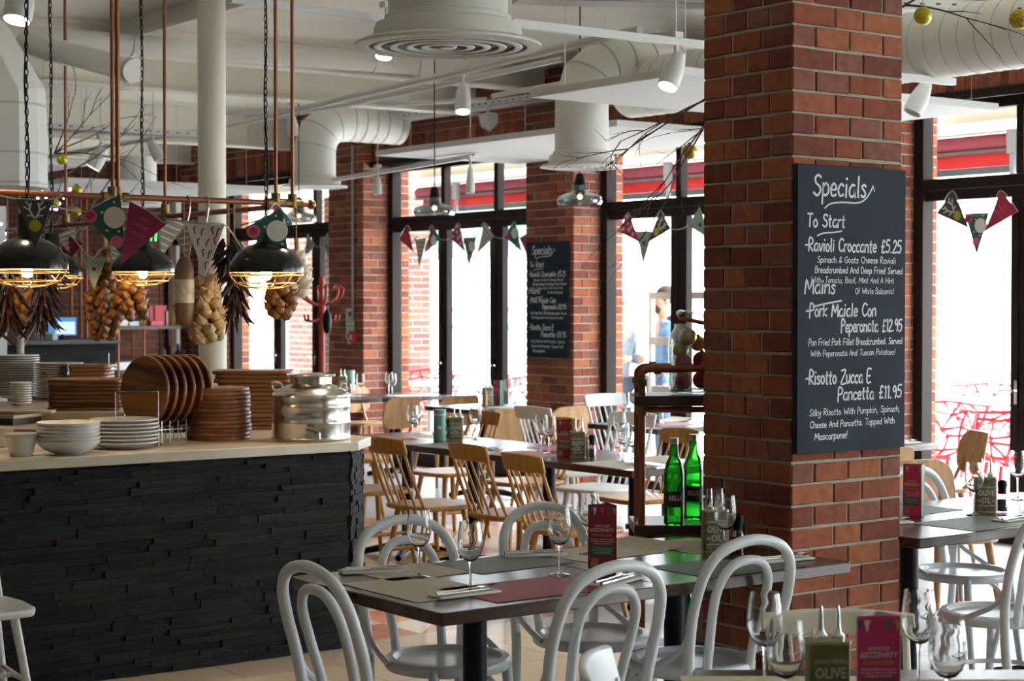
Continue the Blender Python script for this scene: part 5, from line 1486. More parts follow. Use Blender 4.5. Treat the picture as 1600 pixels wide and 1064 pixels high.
# ------------------------------------------------------------------ caged lamps
BULB = mat_emit('warm_bulb', (1.0, .62, .25), 14)
CAGE = mat('brass_cage_wire', (.62, .44, .18), .3, .9)
INNER = mat('lamp_inner_enamel', (.80, .72, .55), .5)
def cage_lamp(top):
    t = thing('caged_pendant_lamp', '', 'lamp')
    R = .166
    sh = M(); sh.lathe([(R, 0), (R, .022), (R * .97, .045), (R * .80, .085), (R * .52, .118), (R * .30, .130), (.042, .14), (.040, .22), (.036, .228), (0, .23)], 40)
    shd = sh.build('lamp_shade', BLACKG, t)
    i = M(); i.lathe([(R * .985, .001), (R * .95, .040), (R * .78, .080), (R * .50, .112), (.03, .125), (0, .125)], 40); i.build('shade_lining', INNER, shd)
    c = M()
    for rr, zz in ((R * .99, -.012), (R * .80, -.047), (R * .48, -.066)):
        c.tube([(rr * math.cos(a), rr * math.sin(a), zz) for a in [2 * PI * k / 36 for k in range(36)]], .0030, 6, True)
    for k in range(6):
        a = 2 * PI * k / 6 + .3
        c.tube(smooth([(r_ * math.cos(a), r_ * math.sin(a), z_) for r_, z_ in ((R * .99, 0), (R * .97, -.018), (R * .80, -.047), (R * .48, -.066), (R * .14, -.072))], 3), .0028, 6)
    c.tube([(R * .14 * math.cos(a), R * .14 * math.sin(a), -.072) for a in [2 * PI * k / 16 for k in range(16)]], .0028, 6, True)
    c.build('wire_grille', CAGE, shd)
    b = M(); b.lathe([(0, -.035), (.018, -.03), (.026, -.012), (.026, .02), (.014, .06), (.014, .09), (0, .09)], 18); b.build('bulb', BULB, t)
    ch = M(); z = .24; kk = 0
    while z < top:
        rot = kk % 2; 
        pts = [((.007 * math.cos(a), 0) if rot else (0, .007 * math.cos(a))) + (z + .017 * math.sin(a),) for a in [2 * PI * j / 8 for j in range(8)]]
        ch.tube(pts, .0026, 4, True); z += .027; kk += 1
    ch.build('chain', BLACKM, t)
    cd_ = M(); cd_.tube([(.012 * math.sin(z * 9), .010 * math.cos(z * 7), .23 + z) for z in [i * .05 for i in range(int((top - .2) / .05))]], .0035, 5); cd_.build('cord', BLACKM, t)
    for k in range(6):
        a = 2 * PI * k / 6
    l = bpy.data.lights.new('lamp_glow', 'POINT'); l.energy = 3.0; l.color = (1, .66, .33); l.shadow_soft_size = .03
    lo = bpy.data.objects.new('lamp_glow', l); COL.objects.link(lo); lo.parent = t; lo.location = (0, 0, -.03)
    return t
for px, py, Z, L in ((416, 426, 7.95, 'black caged pendant lamp hung with garlic, at the end of the copper rail'), (43, 421, 7.3, 'black caged pendant lamp covered by the antler flag, nearest the picture edge'),
                     (223, 425, 9.45, 'black caged pendant lamp in the middle, behind the magenta flag'), (81, 431, 9.6, 'black caged pendant lamp partly hidden behind the one with the antler flag')):
    c = atd(px, py, Z)
    first_or_copy('cage', lambda: cage_lamp(CH - 1.74), c, 0, L, 'black caged pendant lamps over the kitchen')

# ------------------------------------------------------------------ glass pendant lamps
def glass_pendant():
    t = thing('glass_pendant_lamp', '', 'lamp')
    M().lathe([(.140, .0), (.151, .014), (.153, .036), (.143, .056), (.108, .070), (.066, .082), (.050, .096), (.046, .13), (.045, .13), (.048, .095), (.064, .080), (.107, .068), (.141, .054), (.151, .035), (.149, .015), (.139, .002)], 40).build('glass_shade', LAMPG, t)
    M().lathe([(.048, .075), (.042, .10), (.036, .15), (.031, .185), (.022, .205), (.006, .212), (0, .213)], 24).build('lamp_holder', BLACKM, t)
    M().lathe([(0, .035), (.014, .04), (.020, .055), (.012, .075), (0, .08)], 14).build('bulb', mat_emit('small_warm_bulb', (1, .75, .4), 6), t)
    M().cyl((0, 0, .21), (0, 0, 1.42), .0048, n=6).build('cord', BLACKM, t)
    return t
for px, py, Z, L in ((906, 320, 11.9, 'smoked glass pendant lamp before the diffuser and the pillar with the smaller chalkboard'), (679, 337, 12.8, 'smoked glass pendant lamp before the middle window transom'), (467, 347, 15.2, 'smoked glass pendant lamp beyond the end of the copper rail')):
    c = atd(px, py, Z); first_or_copy('gpend', glass_pendant, c, 0, L, 'smoked glass pendant lamps')

# ------------------------------------------------------------------ garlic, chillies and a salami
GARL = mat('garlic_skin', (.38, .27, .13), .6, vary=.35, scale=60)
ONION = mat('onion_skin', (.20, .085, .022), .45, vary=.5, scale=50)
STRAW = mat('straw_braid', (.42, .28, .12), .9, vary=.3, scale=80)
def garlic_bulb(mt):
    m = M()
    vs = []; 
    pr = [(0, -.030), (.012, -.031), (.026, -.022), (.033, -.004), (.030, .012), (.018, .026), (.008, .036), (.005, .052), (0, .053)]
    m.lathe(pr, 14)
    for i, v in enumerate(m.v):
        a = math.atan2(v[1], v[0]); k = 1 + .09 * math.cos(6 * a); m.v[i] = (v[0] * k, v[1] * k, v[2])
    return m
def railZ(px, side):
    d = ray(px, 400)
    return RQ / d.x if side else RP / d.y
def braid(px, py0, py1, Z, n, mt, label, wide=.05, s=1.0, taper=True, cat='garlic braid', name='garlic_braid'):
    top = atd(px, py0, Z); bot = atd(px, py1, Z); L = top.z - bot.z
    t = thing(name, label, cat, top)
    M().cyl((0, 0, 0), (0, 0, RZ - top.z + .0), .004, n=6).build('string', STRAW, t)
    M().tube(smooth([(0, 0, .04), (.006, .003, -L * .2), (-.006, -.002, -L * .6), (0, 0, -L + .02)], 6), .012, 8).build('straw_plait', STRAW, t)
    first = None
    for i in range(n):
        f = (i + .5) / n
        a = i * 2.4 + rnd.uniform(-.4, .4)
        rr = wide * (.45 + .75 * min(1, f * 1.6)) * (1 if not taper else (1 - max(0, f - .75) * 2.2))
        if first is None:
            first = garlic_bulb(mt).build('bulb', mt, t); o = first
        else:
            o = first.copy(); COL.objects.link(o); o.parent = t
        o.location = (math.cos(a) * rr, math.sin(a) * rr, -L * (.10 + .88 * f))
        o.rotation_euler = (rnd.uniform(.4, 1.1), rnd.uniform(-.3, .3), a + PI / 2); k = s * rnd.uniform(.85, 1.2); o.scale = (k, k, k)
    return t
braid(163, 378, 530, railZ(163, 1), 78, ONION, 'long brown onion braid hanging beside the middle lamp', .070, .82, True, 'onion braid', 'onion_braid')
braid(202, 420, 498, railZ(202, 1), 42, ONION, 'shorter golden onion braid behind the middle lamp', .064, .82, False, 'onion braid', 'onion_braid')
braid(323, 425, 533, railZ(323, 0), 60, GARL, 'pale garlic braid hanging before the white column', .048, .80, False)
braid(438, 420, 496, railZ(438, 0), 40, ONION, 'brown onion bunch hanging under the end lamp', .050, .74, True, 'onion braid', 'onion_braid')
braid(463, 385, 465, railZ(463, 0), 26, mat('white_garlic_skin', (.66, .60, .48), .6, vary=.1, scale=50), 'white garlic bunch beside the end lamp', .038, .8)
braid(31, 430, 500, railZ(31, 0), 22, ONION, 'golden onion bunch under the lamp with the antler flag', .03, .95, True, 'onion braid', 'onion_braid')
CHIL = mat('dried_chilli', (.020, .005, .005), .45, vary=.5, scale=40, spec=.3)
def chilli_string(px, py0, py1, Z, n, label, wide=.06):
    top = atd(px, py0, Z); bot = atd(px, py1, Z); L = top.z - bot.z
    t = thing('chilli_string', label, 'chilli string', top, 0, 'strings of dried chillies')
    M().tube([(0, 0, RZ - top.z), (0, 0, -L * .9)], .004, 6).build('string', STRAW, t)
    first = None
    for i in range(n):
        f = i / n; a = i * 2.4
        if first is None:
            first = M().tube(smooth([(0, 0, 0), (.012, 0, -.03), (.02, 0, -.075), (.034, 0, -.115)], 3), [.006, .0085, .0095, .0105, .011, .0105, .009, .006, .003, .002][:10], 6).build('chilli', CHIL, t); o = first
        else:
            o = first.copy(); COL.objects.link(o); o.parent = t
        o.location = (math.cos(a) * wide * .35, math.sin(a) * wide * .35, -L * (.02 + .80 * f))
        o.rotation_euler = (0, -rnd.uniform(.1, .7), a); k = rnd.uniform(.7, 1.05); o.scale = (k, k, k)
    return t
chilli_string(12, 420, 530, railZ(12, 0), 44, 'string of dark dried chillies at the picture edge under the lamp')
chilli_string(63, 410, 525, railZ(63, 0), 50, 'string of dark dried chillies hanging between the two left lamps', .09)
chilli_string(366, 385, 520, railZ(366, 0), 50, 'string of dark dried chillies hanging beside the white column', .07)
chilli_string(357, 370, 440, railZ(357, 0), 30, 'short string of dark dried chillies close behind the white column edge', .06)
c = atd(288, 452, railZ(288, 0))
t = thing('salami', 'thick brown salami with a paper sleeve hanging from the copper rail', 'salami', c)
M().lathe([(0, -.168), (.022, -.164), (.038, -.145), (.044, -.10), (.044, .06), (.040, .10), (.028, .132), (.012, .148), (0, .15)], 24).build('sausage', mat('salami_skin', (.15, .085, .045), .55, vary=.25, scale=40), t)
M().lathe([(.0452, -.062), (.0452, .045)], 24).build('paper_sleeve', mat('salami_sleeve', (.46, .42, .33), .6, vary=.35, scale=26), t)
M().tube([(0, 0, .145), (0, 0, RZ - c.z)], .003, 6).build('string', STRAW, t)

# ================================================================== CHALKBOARDS
ROWS = [  # text, x, y (top down, board units), cap height, width, stroke
 ('Specials', .075, .125, .085, .27, .0085),
 ('To Start', .045, .255, .052, .19, .0065),
 ('-Ravioli Croccante \u00a35.25', .035, .355, .052, .49, .0065),
 ('Spinach & Goats Cheese Ravioli', .095, .402, .026, .40, .0030),
 ('Breadcrumbed And Deep Fried Served', .085, .445, .026, .445, .0034),
 ('With, Tomato, Basil, Mint And A Hint', .065, .486, .024, .42, .0026),
 ('Mains', .035, .530, .060, .155, .0068),
 ('Of White Balsamic!', .285, .531, .024, .20, .0026),
 ('-Pork Maiale Con', .040, .625, .052, .355, .0065),
 ('Peperonata \u00a312.95', .215, .690, .050, .315, .0065),
 ('Pan Fried Pork Fillet Breadcrumbed. Served', .055, .745, .027, .475, .0032),
 ('With Peperonata And Tuscan Potatoes!', .065, .790, .024, .43, .0028),
 ('-Risotto Zucca E', .040, .905, .056, .33, .0068),
 ('Pancetta \u00a311.95', .200, .975, .052, .33, .0066),
 ('Silky Risotto With Pumpkin, Spinach,', .060, 1.035, .026, .46, .0030),
 ('Cheese And Pancetta. Topped With', .062, 1.085, .026, .43, .0034),
 ('Mascarpone!', .085, 1.135, .028, .165, .0040),
]
def chalkboard(w, h, label, group=None):
    """lies in the local XZ plane, its face towards -Y, origin at the lower corner on the wall side"""
    t = thing('chalkboard', label, 'chalkboard')
    t = bd_ = M().span((0, -.024, 0), (w, 0, h)).build('board', SLATEB, t, bevel=.0015, seg=1)
    sy = h / 1.19; sx = w / .545
    f = lambda x, y: (x, -.0246, h - y)
    for s, x, y, cap, wd, st in ROWS:
        m = M(); g = lambda a, b: f(a, y * sy - b)
        write(m, s, x * sx, 0, cap * sy, g, st, wd * sx, .8)
        m.build('chalk_lettering', CHALK, t)
    U = [([(.13, .178), (.16, .158), (.22, .150), (.29, .150), (.33, .135), (.36, .10), (.372, .075)], .0055), ([(.372, .075), (.380, .098)], .0045), ([(.095, .292), (.13, .280), (.18, .276), (.215, .270)], .005), ([(.075, .585), (.14, .572), (.215, .560)], .006)]
    for P, st in U:
        m = M(); ribbon(m, smooth([(x * sx, y * sy, 0) for x, y in P], 5), st, lambda a, b: f(a, b)); m.build('chalk_line', CHALK, t)
    return t.parent
z1 = 2.073; z0 = 1.083
cb = chalkboard(.547, z1 - z0, 'large specials chalkboard on the near brick pillar, written in white')
cb.location = (4.386, PP0 - .0045, z0)
a = atq(888, 470, QW - .02); b = atq(824, 470, QW - .02)
cb2 = chalkboard(b.y - a.y, .99, 'smaller-looking specials chalkboard on the far pillar between the windows')
cb2.location = (QW - .0045, b.y, 1.13); cb2.rotation_euler = (0, 0, -PI / 2)

# ================================================================== BUNTING
def tri_pat(kind):
    """a flag's printed motif as (material, polygon) in flag units: x in -.5..+.5, y from 0 (string) down to -1.35"""
    out = []
    def disc(x, y, r, mt, n=14): out.append((mt, [(x + r * math.cos(2 * PI * i / n), y + r * math.sin(2 * PI * i / n)) for i in range(n)]))
    def bar(x0, y0, x1, y1, w, mt):
        d = Vector((x1 - x0, y1 - y0)); d.normalize(); n_ = Vector((-d.y, d.x)) * w / 2
        out.append((mt, [(x0 + n_.x, y0 + n_.y), (x0 - n_.x, y0 - n_.y), (x1 - n_.x, y1 - n_.y), (x1 + n_.x, y1 + n_.y)]))
    return out, disc, bar
FG = mat('forest_green_flag', (.020, .105, .085), .7, vary=.15, scale=20)
FM = mat('magenta_flag', (.26, .020, .075), .7, vary=.15, scale=20)
FR = mat('red_flag', (.36, .020, .05), .7, vary=.15, scale=20)
FK = mat('charcoal_flag', (.055, .055, .050), .8, vary=.15, scale=20)
FW = mat('white_flag', (.66, .64, .60), .8)
FT = mat('taupe_flag', (.34, .30, .22), .8, vary=.2, scale=90)
FS = mat('sage_flag', (.26, .33, .27), .8, vary=.15, scale=60)
FGO = mat('gold_flag_print', (.42, .36, .03), .7)
FWP = mat('white_flag_print', (.72, .70, .64), .8)
FPK = mat('pink_flag_print', (.55, .12, .20), .8)
def flag(parent, pos, yaw, w, kind, roll=0.0, swing=0.0):
    base = {'g': FG, 'm': FM, 'r': FR, 'k': FK, 'w': FW, 't': FT, 's': FS, 'x': FR, 'c': FW}[kind]
    m = M(); T = .004 / w
    poly = [(-.5, 0), (.5, 0), (0, -1.38)]
    R3 = Matrix.Rotation(yaw, 3, 'Z') @ Matrix.Rotation(swing, 3, 'X') @ Matrix.Rotation(roll, 3, 'Y')
    P = Vector(pos)
    f = lambda x, y, z: P + R3 @ Vector((x * w, z * w, y * w))
    # slightly curled cloth: three-row sheet with thickness
    k = 6; vs = []; fs = []
    for sd in (-T / 2, T / 2):
        for j in range(k + 1):
            h = -1.38 * j / k; hw = .5 * (1 - j / k)
            for x in (-1, -.33, .33, 1):
                vs.append(f(x * hw, h, sd + .05 * math.sin(j * .9) * (1 - abs(x) * .3) * (j / k)))
    K = (k + 1) * 4
    for j in range(k):
        for i in range(3):
            a = j * 4 + i
            fs.append((a, a + 4, a + 5, a + 1)); fs.append((K + a, K + a + 1, K + a + 5, K + a + 4))
        for a in (j * 4, j * 4 + 3): fs.append((a, K + a, K + a + 4, a + 4))
    for i in range(3): fs.append((i, i + 1, K + i + 1, K + i))
    m.add(vs, fs); o = m.build('flag', base, parent)
    out, disc, bar = tri_pat(kind)
    if kind == 'g':
        disc(.16, -.42, .25, FWP, 18)
        for q in (-.30, -.42, -.54): bar(-.06, q - .03, .38, q + .05, .025, FG)
        disc(-.33, -.17, .16, FPK, 12); disc(-.33, -.17, .10, FR, 12); disc(-.02, -.95, .15, FPK, 12)
        for x, y in ((-.05, -.20), (-.12, -.62), (.12, -.75), (.30, -.10)): disc(x, y, .03, FWP, 6)
    elif kind in ('m', 'r'):
        pass
    elif kind == 'k':
        for s in (-1, 1):
            bar(.02 * s, -.52, .14 * s, -.30, .05, FWP); bar(.14 * s, -.30, .10 * s, -.10, .05, FWP); bar(.14 * s, -.30, .30 * s, -.20, .04, FWP); bar(.12 * s, -.2, .24 * s, -.06, .04, FWP); bar(.05 * s, -.45, .22 * s, -.45, .035, FWP)
        disc(0, -.72, .17, FGO, 12)
    elif kind == 'c':
        for x, y, a in ((-.30, -.10, .4), (-.08, -.14, -.3), (.16, -.10, .5), (.32, -.14, -.4), (-.20, -.40, .2), (.06, -.42, -.5), (.22, -.36, .4), (-.08, -.68, .5), (.10, -.72, -.2), (0, -1.0, .3)):
            bar(x, y, x + .10 * math.sin(a), y - .16, .035, FM); bar(x, y, x + .07, y + .03, .035, FM)
    elif kind == 'x':
        for x, y in ((-.2, -.2), (.15, -.25), (-.02, -.5), (.0, -.85), (-.33, -.08), (.34, -.06), (.18, -.55)):
            for j in range(3): bar(x - .11 * math.cos(j * PI / 3), y - .11 * math.sin(j * PI / 3), x + .11 * math.cos(j * PI / 3), y + .11 * math.sin(j * PI / 3), .035, FWP)
    elif kind == 's':
        disc(0, -.5, .10, FK, 6)
    elif kind == 't':
        for q in range(6): bar(-.4 + .07 * q, -.08 - .2 * q, .4 - .07 * q, -.12 - .2 * q, .05, FWP)
    if out:
        ms = []; pm = M()
        for mt, po in out:
            if mt not in ms: ms.append(mt)
            n = len(po)
            for sd, rev in ((-T * .5 - .012, False), (T * .5 + .012, True)):
                v = []
                for x, y in po:
                    j = -y / 1.38 * k; off = .05 * math.sin(j * .9) * (j / k)
                    v.append(f(x, y, off + sd))
                pm.add(v, [tuple(range(n)) if not rev else tuple(range(n))[::-1]], ms.index(mt))
        pm.build('flag_print', ms, o)
    if kind in ('m', 'r'):
        mm = M()
        for body, y, sz in (('EAT', -.22, .12), ('DRINK', -.38, .13), ('#ZIZZI', -.58, .12)):
            vs, fs = text_geo(body, sz, 'CENTER')
            mm.add([f(v[0], v[1] + y, -T * .5 - .02) for v in vs], fs)
        mm.build('lettering', FPK, o)
    return o
def string(parent, pts, r=.0035):
    M().tube(smooth(pts, 6), r, 6).build('string', mat('bunting_cord', (.40, .38, .36), .9), parent)
def bunting(label, pts, flags, anchor):
    t = thing('bunting', label, 'bunting', anchor)
    A = Vector(anchor); string(t, [Vector(p) - A for p in pts])
    for pos, yaw, w, kind, roll, swing in flags: flag(t, Vector(pos) - A, yaw, w, kind, roll, swing)
    return t
YW = -PI / 2        # flags hung along the windows face the room
def wbunt(label, spec, q=9.60, w=.20):
    """spec: (px, py of the string middle, kind, roll)"""
    P = [atq(px, py, q) for px, py, k, r in spec]
    pts = []
    for p, (px, py, k, r) in zip(P, spec):
        for s in (1, -1):
            pts.append(p + Vector((0, s * w * .5 * math.cos(r), w * .5 * math.sin(r) * s)))
    fl = [(p, PI / 2 + PI, w, k, r, rnd.uniform(-.06, .06)) for p, (px, py, k, r) in zip(P, spec)]
    fl = [(p, -PI / 2, w, k, r, s) for (p, y, w_, k, r, s) in fl]
    return bunting(label, pts, fl, P[0])
wbunt('bunting of seven flags pinned across the middle double door', [(630, 363, 'r', -.75), (657, 373, 't', -.02), (681, 362, 'g', .75), (709, 360, 'x', -.75), (734, 371, 'g', 0), (764, 358, 't', .7), (796, 358, 'g', -.75), (822, 366, 'r', -.3)])
wbunt('bunting of four flags on the window beside the smaller chalkboard', [(974, 347, 'x', -.9), (1006, 361, 's', .02), (1040, 343, 'k', .85), (1084, 338, 's', -.8)])
wbunt('bunting of three flags on the window beyond the near pillar', [(1476, 316, 'k', -.85), (1526, 333, 'g', 0), (1577, 314, 'r', .8)])
wbunt('two pale flags on the far window beyond the coat stand', [(486, 374, 's', .7), (506, 374, 's', -.7)])
# along the copper rail
def rbunt(label, spec, pts):
    A = spec[0][0]
    return bunting(label, pts, [(p, CAMZ + dy, w, k, r, s) for p, w, k, r, s, dy in spec], A)
D = 7.32
p1 = atd(54, 311, 7.0)
rbunt('charcoal antler flag draped over the nearest caged lamp', [(p1, .145, 'k', 0, .10, .05)], [p1 + right * -.20 + Vector((0, 0, .03)), p1 - right * .07, p1 + right * .07, p1 + right * .11 + Vector((0, 0, .02))])
p2 = atd(157, 318, 7.75); p3 = atd(233, 331, 7.72)
rbunt('green bauble flag and magenta text flag on the copper rail', [(p2, .190, 'g', -.42, .05, 0), (p3, .190, 'm', .50, .05, 0)],
      [atd(40, 312, 7.7), atd(80, 322, 7.7), atd(128, 331, 7.75), p2, atd(184, 309, 7.78), p3, atd(258, 348, 7.7), atd(278, 341, 7.7)])
p4 = atd(321, 350, 7.55)
rbunt('white candy-cane flag hanging from a hook before the white column', [(p4, .165, 'c', 0.02, .04, 0)], [atd(258, 342, 7.6), atd(296, 347, 7.57), p4, atd(352, 352, 7.6), atd(380, 392, 7.9)])
p5 = atd(410, 341, 7.9); p6 = atd(446, 334, 8.1)
rbunt('dark green flags over the caged lamp at the end of the copper rail', [(p5, .19, 'g', -.50, .05, .1), (p6, .12, 'g', .9, .05, .6)], [atd(375, 352, 7.9), p5, atd(430, 318, 8.0), p6, atd(470, 345, 8.2)])
p7 = atd(270, 340, 9.6); p8 = atd(283, 348, 9.8)
rbunt('small taupe flags on the side of the copper rail behind the hooks', [(p7, .17, 't', .3, .05, .4), (p8, .17, 't', -.2, .05, -.5)], [atd(240, 345, 9.4), p7, p8, atd(300, 352, 9.9)])
p9 = atd(101, 362, 9.9); p10 = atd(114, 372, 9.9); p11 = atd(147, 402, 9.8); p12 = atd(190, 380, 9.7)
rbunt('string of small flags sagging behind the green flag over the kitchen', [(p9, .13, 't', -.4, 0, .3), (p10, .14, 'm', .4, 0, -.3), (p11, .13, 's', 0, 0, 0), (p12, .13, 't', .3, 0, .3)], [p9, p10, atd(135, 397, 9.8), p11, atd(160, 388, 9.8), p12])

# ================================================================== COPPER PIPE SHELF BEHIND THE NEAR PILLAR
sx0 = atd(1003, 700, 6.62)
SHQ, SHP = sx0.x, sx0.y
DKW = mat_wood('dark_shelf_wood', (.030, .014, .009), (.060, .030, .020), .4, 2, 0)
t = thing('pipe_shelf', 'dark wooden shelf on copper pipes behind the near brick pillar', 'shelf', (SHQ, SHP, 0))
LX = right * .50      # runs behind the pillar, square to the view
Ld = .30
for z in (1.255, .775, .30):
    m = M(); vs = []
    a = Vector((0, 0, 0)) - right * .03 - fwd * .03; b = a + right * .58; c_ = b + fwd * .30; d_ = a + fwd * .30
    m.add([(v.x, v.y, z - .038) for v in (a, b, c_, d_)] + [(v.x, v.y, z) for v in (a, b, c_, d_)], [(3, 2, 1, 0), (4, 5, 6, 7), (0, 1, 5, 4), (1, 2, 6, 5), (2, 3, 7, 6), (3, 0, 4, 7)])
    m.build('shelf_board', DKW, t, bevel=.003, seg=1)
    br = M(); br.tube([right * .0 + Vector((0, 0, z - .052)), right * .5 + Vector((0, 0, z - .052))], .012, 8); br.build('cross_pipe', COPPER, t)
    f_ = M(); f_.cyl((0, 0, z - .075), (0, 0, z - .03), .021, n=12); f_.build('pipe_fitting', BRASS, t)
for o_ in (Vector((0, 0, 0)), fwd * .24, right * .5, right * .5 + fwd * .24):
    M().cyl(o_, o_ + Vector((0, 0, 1.335)), .0135, n=12).build('post', COPPER, t)
for o_ in (Vector((0, 0, 0)), fwd * .24):
    M().tube(smooth([o_ + Vector((0, 0, 1.31)), o_ + Vector((0, 0, 1.335)), o_ + right * .02 + Vector((0, 0, 1.352)), o_ + right * .06 + Vector((0, 0, 1.354))], 4) + [o_ + right * .5 + Vector((0, 0, 1.354))], .0135, 10).build('top_rail', COPPER, t)
    k = M(); k.cyl(o_ + Vector((0, 0, 1.29)), o_ + Vector((0, 0, 1.315)), .020, n=12); k.tube([o_ + right * .045 + Vector((0, 0, 1.354)), o_ + right * .07 + Vector((0, 0, 1.354))], .020, 12); k.build('pipe_fitting', BRASS, t)
# bottles
BOTG = None
def mat_bottle():
    m = bpy.data.materials.new('green_bottle_glass'); m.use_nodes = True; nt = m.node_tree; nt.nodes.clear()
    out = nt.nodes.new('ShaderNodeOutputMaterial'); tr = nt.nodes.new('ShaderNodeBsdfTransparent'); tr.inputs[0].default_value = (.16, .74, .17, 1)
    gl = nt.nodes.new('ShaderNodeBsdfGlossy'); gl.inputs['Roughness'].default_value = .04
    lt = nt.nodes.new('ShaderNodeBsdfTranslucent'); lt.inputs[0].default_value = (.03, .50, .05, 1)
    m1 = nt.nodes.new('ShaderNodeMixShader'); m1.inputs[0].default_value = .22
    nt.links.new(tr.outputs[0], m1.inputs[1]); nt.links.new(lt.outputs[0], m1.inputs[2])
    fr = nt.nodes.new('ShaderNodeFresnel'); fr.inputs[0].default_value = 1.5
    m2 = nt.nodes.new('ShaderNodeMixShader'); nt.links.new(fr.outputs[0], m2.inputs[0]); nt.links.new(m1.outputs[0], m2.inputs[1]); nt.links.new(gl.outputs[0], m2.inputs[2])
    nt.links.new(m2.outputs[0], out.inputs[0]); return m
BOTG = mat_bottle()
def bottle():
    t = thing('water_bottle', '', 'bottle')
    R = .038
    M().lathe([(0, .004), (R * .8, 0), (R, .006), (R, .185), (R * .96, .205), (R * .78, .232), (R * .50, .252), (R * .42, .268), (.0145, .305), (.0145, .318), (0, .318)], 32).build('glass_body', BOTG, t)
    M().lathe([(.0158, .300), (.0158, .324), (0, .325)], 16).build('cap', mat('bottle_cap', (.55, .55, .53), .35, .6), t)
    n = 20; m = M(); vs = []
    for z in (.070, .128):
        for i in range(n + 1):
            a = -PI / 2 - 1.9 + 3.8 * i / n; vs.append(((R + .0006) * math.cos(a), (R + .0006) * math.sin(a), z))
    m.add(vs, [(i, i + 1, n + 2 + i, n + 1 + i) for i in range(n)]); m.build('paper_label', mat('dark_bottle_label', (.012, .016, .014), .5), t)
    g = lambda x, z: ((R + .0012) * math.sin(x / R), -(R + .0012) * math.cos(x / R), z)
    merge_text([('BELU', .026, .103, .044, 0)], lambda x, z: g(x, z)).build('lettering', LGREY, t)
    return t
SBZ = .7755
c = atd(1053, 820, 6.60); first_or_copy('bottle', bottle, (c.x, c.y, SBZ), CAMZ, 'green water bottle standing clear of the pillar on the middle shelf board', 'green water bottles')
c = atd(1083, 818, 6.78); first_or_copy('bottle', bottle, (c.x, c.y, SBZ), CAMZ, 'green water bottle on the middle shelf board, cut by the pillar edge', 'green water bottles')
c = atd(1066, 1000, 6.62); first_or_copy('bottle', bottle, (c.x, c.y, .3005), CAMZ, 'green water bottle on the bottom shelf under the table edge', 'green water bottles')
c = atd(1088, 960, 6.85)
o = tag(M().span((-.05, -.04, 0), (.05, .04, .24)).build('carton', mat('white_carton', (.66, .64, .60), .7), None, (c.x, c.y, .3005), CAMZ), 'white carton beside the bottle on the bottom shelf', 'carton')
# clip-top jar of baubles
c = atd(1079, 606, 6.74)
JC = Vector((c.x, c.y, 1.2555))
t = thing('glass_jar', 'big clip-top glass jar of Christmas baubles on the top shelf board', 'jar', JC, CAMZ)
M().lathe([(0, .004), (.070, .004), (.082, .014), (.084, .03), (.084, .20), (.078, .225), (.064, .245), (.060, .262), (.064, .264), (.057, .262), (.061, .243), (.075, .222), (.0805, .20), (.0805, .03), (.07, .012), (0, .010)], 36).build('glass_body', mat_thin_glass('jar_glass', (.90, .93, .92), 1.6, .35), t)
lr = Matrix.Rotation(.20, 3, 'Y')
M().lathe([(0, .0), (.060, .0), (.066, .008), (.066, .018), (.05, .026), (0, .028)], 32, (.008, 0, .283), 0, lr).build('lid', mat_thin_glass('jar_lid_glass', (.55, .58, .57), 2.5, .5), t)
M().lathe([(.050, -.012), (.060, -.004), (.060, .002), (.045, .002)], 28, (.008, 0, .281), 0, lr).build('rubber_seal', mat('orange_rubber', (.45, .10, .03), .6), t)
M().tube([(.068, 0, .25), (.085, 0, .27), (.082, 0, .30), (.07, 0, .305)], .0022, 6).build('wire_clip', CHROME, t)
GOLD = mat('gold_bauble', (.55, .40, .08), .25, .7)
REDB = mat('red_bauble', (.40, .012, .015), .22, .4)
LIME = mat('lime_bauble', (.42, .38, .02), .35, .3)
def bauble(mt, R):
    t = thing('bauble', '', 'bauble')
    M().ball((0, 0, 0), R, 20).build('ball', mt, t)
    M().lathe([(R * .22, R * .95), (R * .22, R * 1.12), (R * .08, R * 1.16), (0, R * 1.16)], 10).build('cap', BRASS, t)
    return t
def bau(key, mt, R, pos, label, group=None): return first_or_copy('bau' + key, lambda: bauble(mt, R), pos, rnd.random(), label, group)
jp = lambda r_, f_, z: JC + right * r_ + fwd * f_ + Vector((0, 0, z))
bau('r', REDB, .034, jp(-.030, -.028, .050), 'dark red bauble lowest in the glass jar', 'baubles in the glass jar')
bau('r', REDB, .034, jp(.042, .012, .052), 'red bauble low in the jar beside the pillar edge', 'baubles in the glass jar')
bau('r', REDB, .034, jp(-.030, -.018, .118), 'red bauble second from the bottom of the jar', 'baubles in the glass jar')
bau('r', REDB, .034, jp(.040, -.018, .128), 'red bauble in the jar half behind the pillar edge', 'baubles in the glass jar')
bau('g', GOLD, .030, jp(-.036, .02, .165), 'small gold bauble against the jar wall', 'baubles in the glass jar')
bau('G', GOLD, .034, jp(-.012, -.02, .214), 'olive gold bauble at the top of the jar', 'baubles in the glass jar')
bau('g', GOLD, .030, jp(.03, .03, .19), 'gold bauble behind the red ones in the jar', 'baubles in the glass jar')

